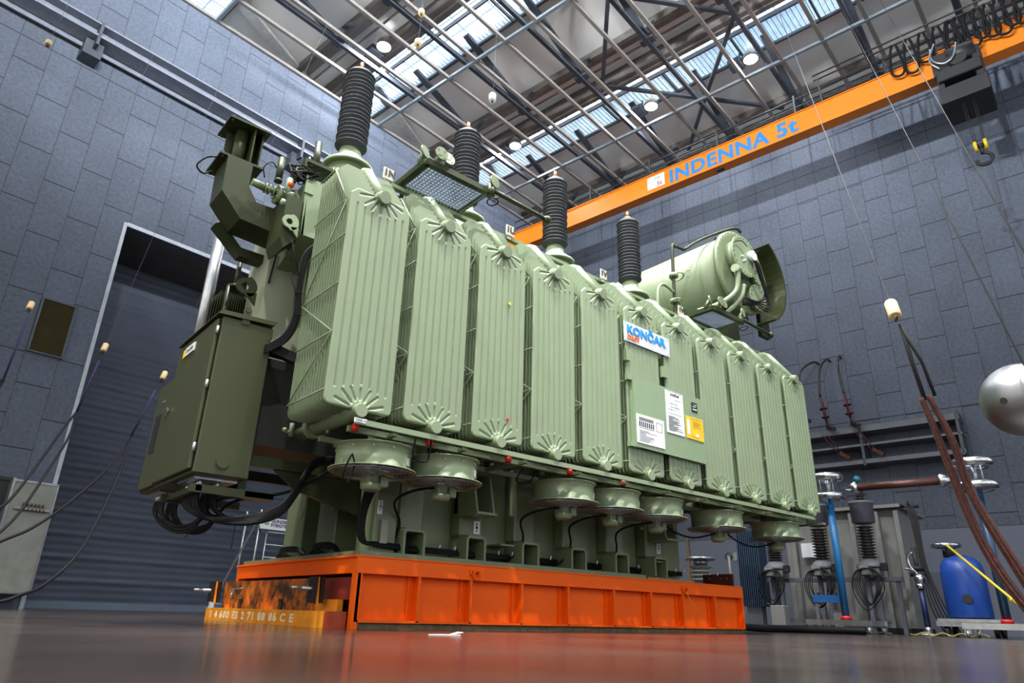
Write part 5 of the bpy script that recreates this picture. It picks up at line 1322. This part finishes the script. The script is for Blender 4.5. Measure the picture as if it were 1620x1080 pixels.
# white insulator behind the platform
org = tuple(Hl((10.72, 7.5, 0)))
t = thing('pedestal_insulator', 'short white ribbed insulator with metal discs standing beyond the right end of the orange platform', 'insulator', org, True)
u, v = org[0], org[1]
H(MB().box(u - .35, u + .35, v - .35, v + .35, 0, .76), 'pedestal', mat('dark_pedestal', (.03, .03, .033), .6), t, org)
H(shed_stack(u, v, .76, 1.04, .19, 4, .7), 'insulator', LAM, t, org)
H(MB().cyl((u, v, 1.04), (u, v, 1.12), .12, 24).cyl((u, v, 1.12), (u, v, 1.16), .26, 32), 'top_disc', STEEL, t, org)
org = tuple(Hl((9.6, 6.2, 0)))
o = MB().cyl((org[0], org[1], 0), (org[0], org[1], 1.05), .022, 12).cyl((org[0], org[1], 0), (org[0], org[1], .02), .12, 16).build('barrier_pole', LSTEEL, None, org, hall=True); tag(o, 'thin pale pole standing beyond the right end of the platform', 'pole')
org = tuple(Hl((13.0, 9.4, 0)))
o = MB().box(org[0], org[0] + .05, org[1] - .03, org[1] + .03, 0, 1.9).build('timber_post', WOOD, None, org, hall=True); tag(o, 'narrow brown upright behind the white insulator', 'post')
# ================================================================== LEFT WALL ITEMS
org = (3.3, 14.98, 5.1)
b = MB().box(3.0, 3.58, 14.95, 15, 4.53, 4.56).box(3.0, 3.58, 14.95, 15, 5.62, 5.65).box(2.98, 3.02, 14.95, 15, 4.53, 5.65).box(3.56, 3.60, 14.95, 15, 4.53, 5.65)
t = b.build('vent_grille', DSTEEL, None, org, hall=True); tag(t, 'brass-coloured louvred grille on the left wall beside the doorway', 'grille')
b = MB()
for k in range(34): z = 4.57 + .031 * k; b.prism([(3.02, 14.955, z), (3.56, 14.955, z), (3.56, 14.985, z + .02), (3.02, 14.985, z + .02)], (0, .003, .003))
b.box(3.02, 3.56, 14.99, 14.998, 4.55, 5.63)
b.build('louvres', mat('bronze_louvres', (.11, .085, .035), .5, .3), t, org)
org = (2.8, 14.9, .2)
t = thing('wall_cabinet', 'open electrical wall cabinet with pale door at the lower left', 'cabinet', org, True)
H(MB().box(2.0, 3.30, 14.8, 15.0, .2, 2.1).box(1.98, 3.36, 14.78, 14.84, 2.1, 2.16), 'carcass', INK, t, org)
b = MB().rbox(3.33, 4.02, 14.62, 14.66, .24, 2.12, .008)
dr = H(b, 'door', mat('cream_door_enamel', (.21, .22, .20), .5), t, org)
H(MB().box(3.30, 3.34, 14.6, 14.8, .22, 2.14).box(3.33, 4.03, 14.61, 14.62, 2.09, 2.125).box(3.33, 4.03, 14.61, 14.62, .235, .26).box(4.0, 4.03, 14.61, 14.62, .24, 2.12), 'door_frame', STEEL, t, org)
H(MB().box(3.42, 3.98, 14.585, 14.615, 1.62, 1.66), 'hook_rail', STEEL, dr, org)
b = MB()
for k in range(6): b.cyl((3.55 + .06 * k, 14.58, 1.68), (3.55 + .06 * k, 14.58, 1.74), .018, 8).cyl((3.58 + .06 * k, 14.58, 1.60), (3.58 + .06 * k, 14.58, 1.66), .012, 8)
H(b, 'clips', mat('brown_clips', (.08, .04, .02), .5), dr, org)
H(MB().box(2.2, 3.0, 14.76, 14.80, 1.0, 1.3), 'switch_panel', mat('brown_switchgear', (.06, .02, .012), .5), t, org)
org = (1.9, 13.0, 6.0)
o = MB().box(.6, 1.25, 13.0, 13.12, 5.1, 5.5).cyl((1.2, 13.0, 5.25), (1.55, 13.0, 5.22), .03, 10).cyl((1.2, 13.0, 5.15), (1.5, 13.0, 5.12), .02, 10).build('wall_lamp_arm', INK, None, (1.0, 13.0, 5.3), hall=True)
MB().bar((.9, 13.1, 5.3), (.9, 15.0, 5.3), .06).build('wall_arm', DSTEEL, o, (1.0, 13.0, 5.3)); tag(o, 'dark apparatus arm with silver stubs at the left frame edge', 'bracket')
# scaffold tower behind the transformer
org = (8.5, 14.3, 0)
t = thing('scaffold_tower', 'aluminium scaffold tower with white maker banner behind the transformer', 'scaffold', org, True)
for (u, v) in ((7.75, 14.0), (9.6, 14.0), (7.75, 14.6), (9.6, 14.6)):
    H(MB().cyl((u, v, .14), (u, v, 2.1), .025, 12), 'upright', STEEL, t, org); H(MB().cyl((u, v - .02, .07), (u, v + .02, .07), .07, 16), 'caster_wheel', INK, t, org)
b = MB()
for k in range(7): b.cyl((7.95, 14.0, .35 + .26 * k), (9.6, 14.0, .35 + .26 * k), .014, 8)
b.bar((7.75, 14.0, .3), (9.6, 14.0, 1.3), .03).bar((7.0, 13.95, .25), (7.75, 14.0, 2.0), .05, .02).cyl((7.95, 14.0, .3), (7.95, 14.0, 1.7), .016, 8).box(7.0, 9.6, 13.98, 14.02, .16, .2)
H(b, 'rungs', STEEL, t, org)
for u in (7.0,): H(MB().cyl((u, 13.98, .07), (u, 14.02, .07), .07, 16).box(u - .04, u + .04, 13.97, 14.03, .07, .3), 'caster_wheel', WHITE, t, org)
bn = H(MB().box(7.72, 9.6, 13.94, 13.97, 1.70, 1.94), 'banner', WHITE, t, org)
text('banner_letters', 'GÜNZBURGER\nSTEIGTECHNIK', .085, (7.98 - 8.5, 13.937 - 14.3, 1.85), SIDE_Y, mat('navy_print', (.02, .02, .12), .5), bn, .0005, .003, sx=1.25)
MB().box(7.84, 7.93, 13.936, 13.94, 1.79, 1.88).build('banner_mark', mat('green_mark', (.02, .25, .08), .5), bn, org)
MB().box(7.865, 7.905, 13.933, 13.936, 1.815, 1.855).build('banner_mark', WHITE, bn, org)
# scrap of film on the floor
b = MB().prism([(2.50, 3.70, .001), (2.56, 3.67, .001), (2.62, 3.66, .001), (2.68, 3.62, .001), (2.66, 3.68, .001), (2.58, 3.70, .001)], (0, 0, .006)).prism([(2.62, 3.66, .004), (2.70, 3.62, .018), (2.69, 3.66, .02)], (.004, .01, .002))
o = b.build('plastic_scrap', WHITE, None, (2.6, 3.66, 0)); tag(o, 'small white scrap of plastic on the floor before the platform', 'scrap')

for i, (u, v) in enumerate(ADDED_UPL):
    org = (u, v, 12.0)
    t = thing('added_uplighter', 'added lamp washing the roof, on the %s behind the camera, %s' % (('right-hand crane runway', 'wall bracket')[i > 3], ('rearmost', 'second', 'third', 'foremost', 'nearer the right wall', 'nearer the left wall')[i]), 'lamp', org, True)
    MB().rbox(u - .3, u + .3, v - .22, v + .22, 12.06, 12.4, .02).build('housing', DSTEEL, t, org)
    MB().box(u - .06, u + .06, v - .06, v + .06, 11.88, 12.06).box(u - .4 if u < -6 else u - .06, u, v - .06, v + .06, 11.88, 11.94).build('bracket', DSTEEL, t, org)

# repeats carry a common group
GROUPS = {'floodlight': 'floodlights under the roof', 'added_uplighter': 'added uplighters behind the camera', 'walkway_grating': 'walkway gratings under the roof glazing',
          'cable_hanger': 'barrel insulators hanging on cords', 'current_transformer': 'row of ribbed insulator units', 'feed_cable': 'cables arching out of the far wall',
          'red_lead': 'red lead pairs on the wall rack', 'electrode_post': 'toroid electrodes on blue posts', 'hanging_rope': 'thin ropes at the right', 'storage_box': 'light grey boxes under the insulator row'}
for o in COL.objects:
    if o.parent is None and o.name.split('.')[0] in GROUPS and 'label' in o: o['group'] = GROUPS[o.name.split('.')[0]]
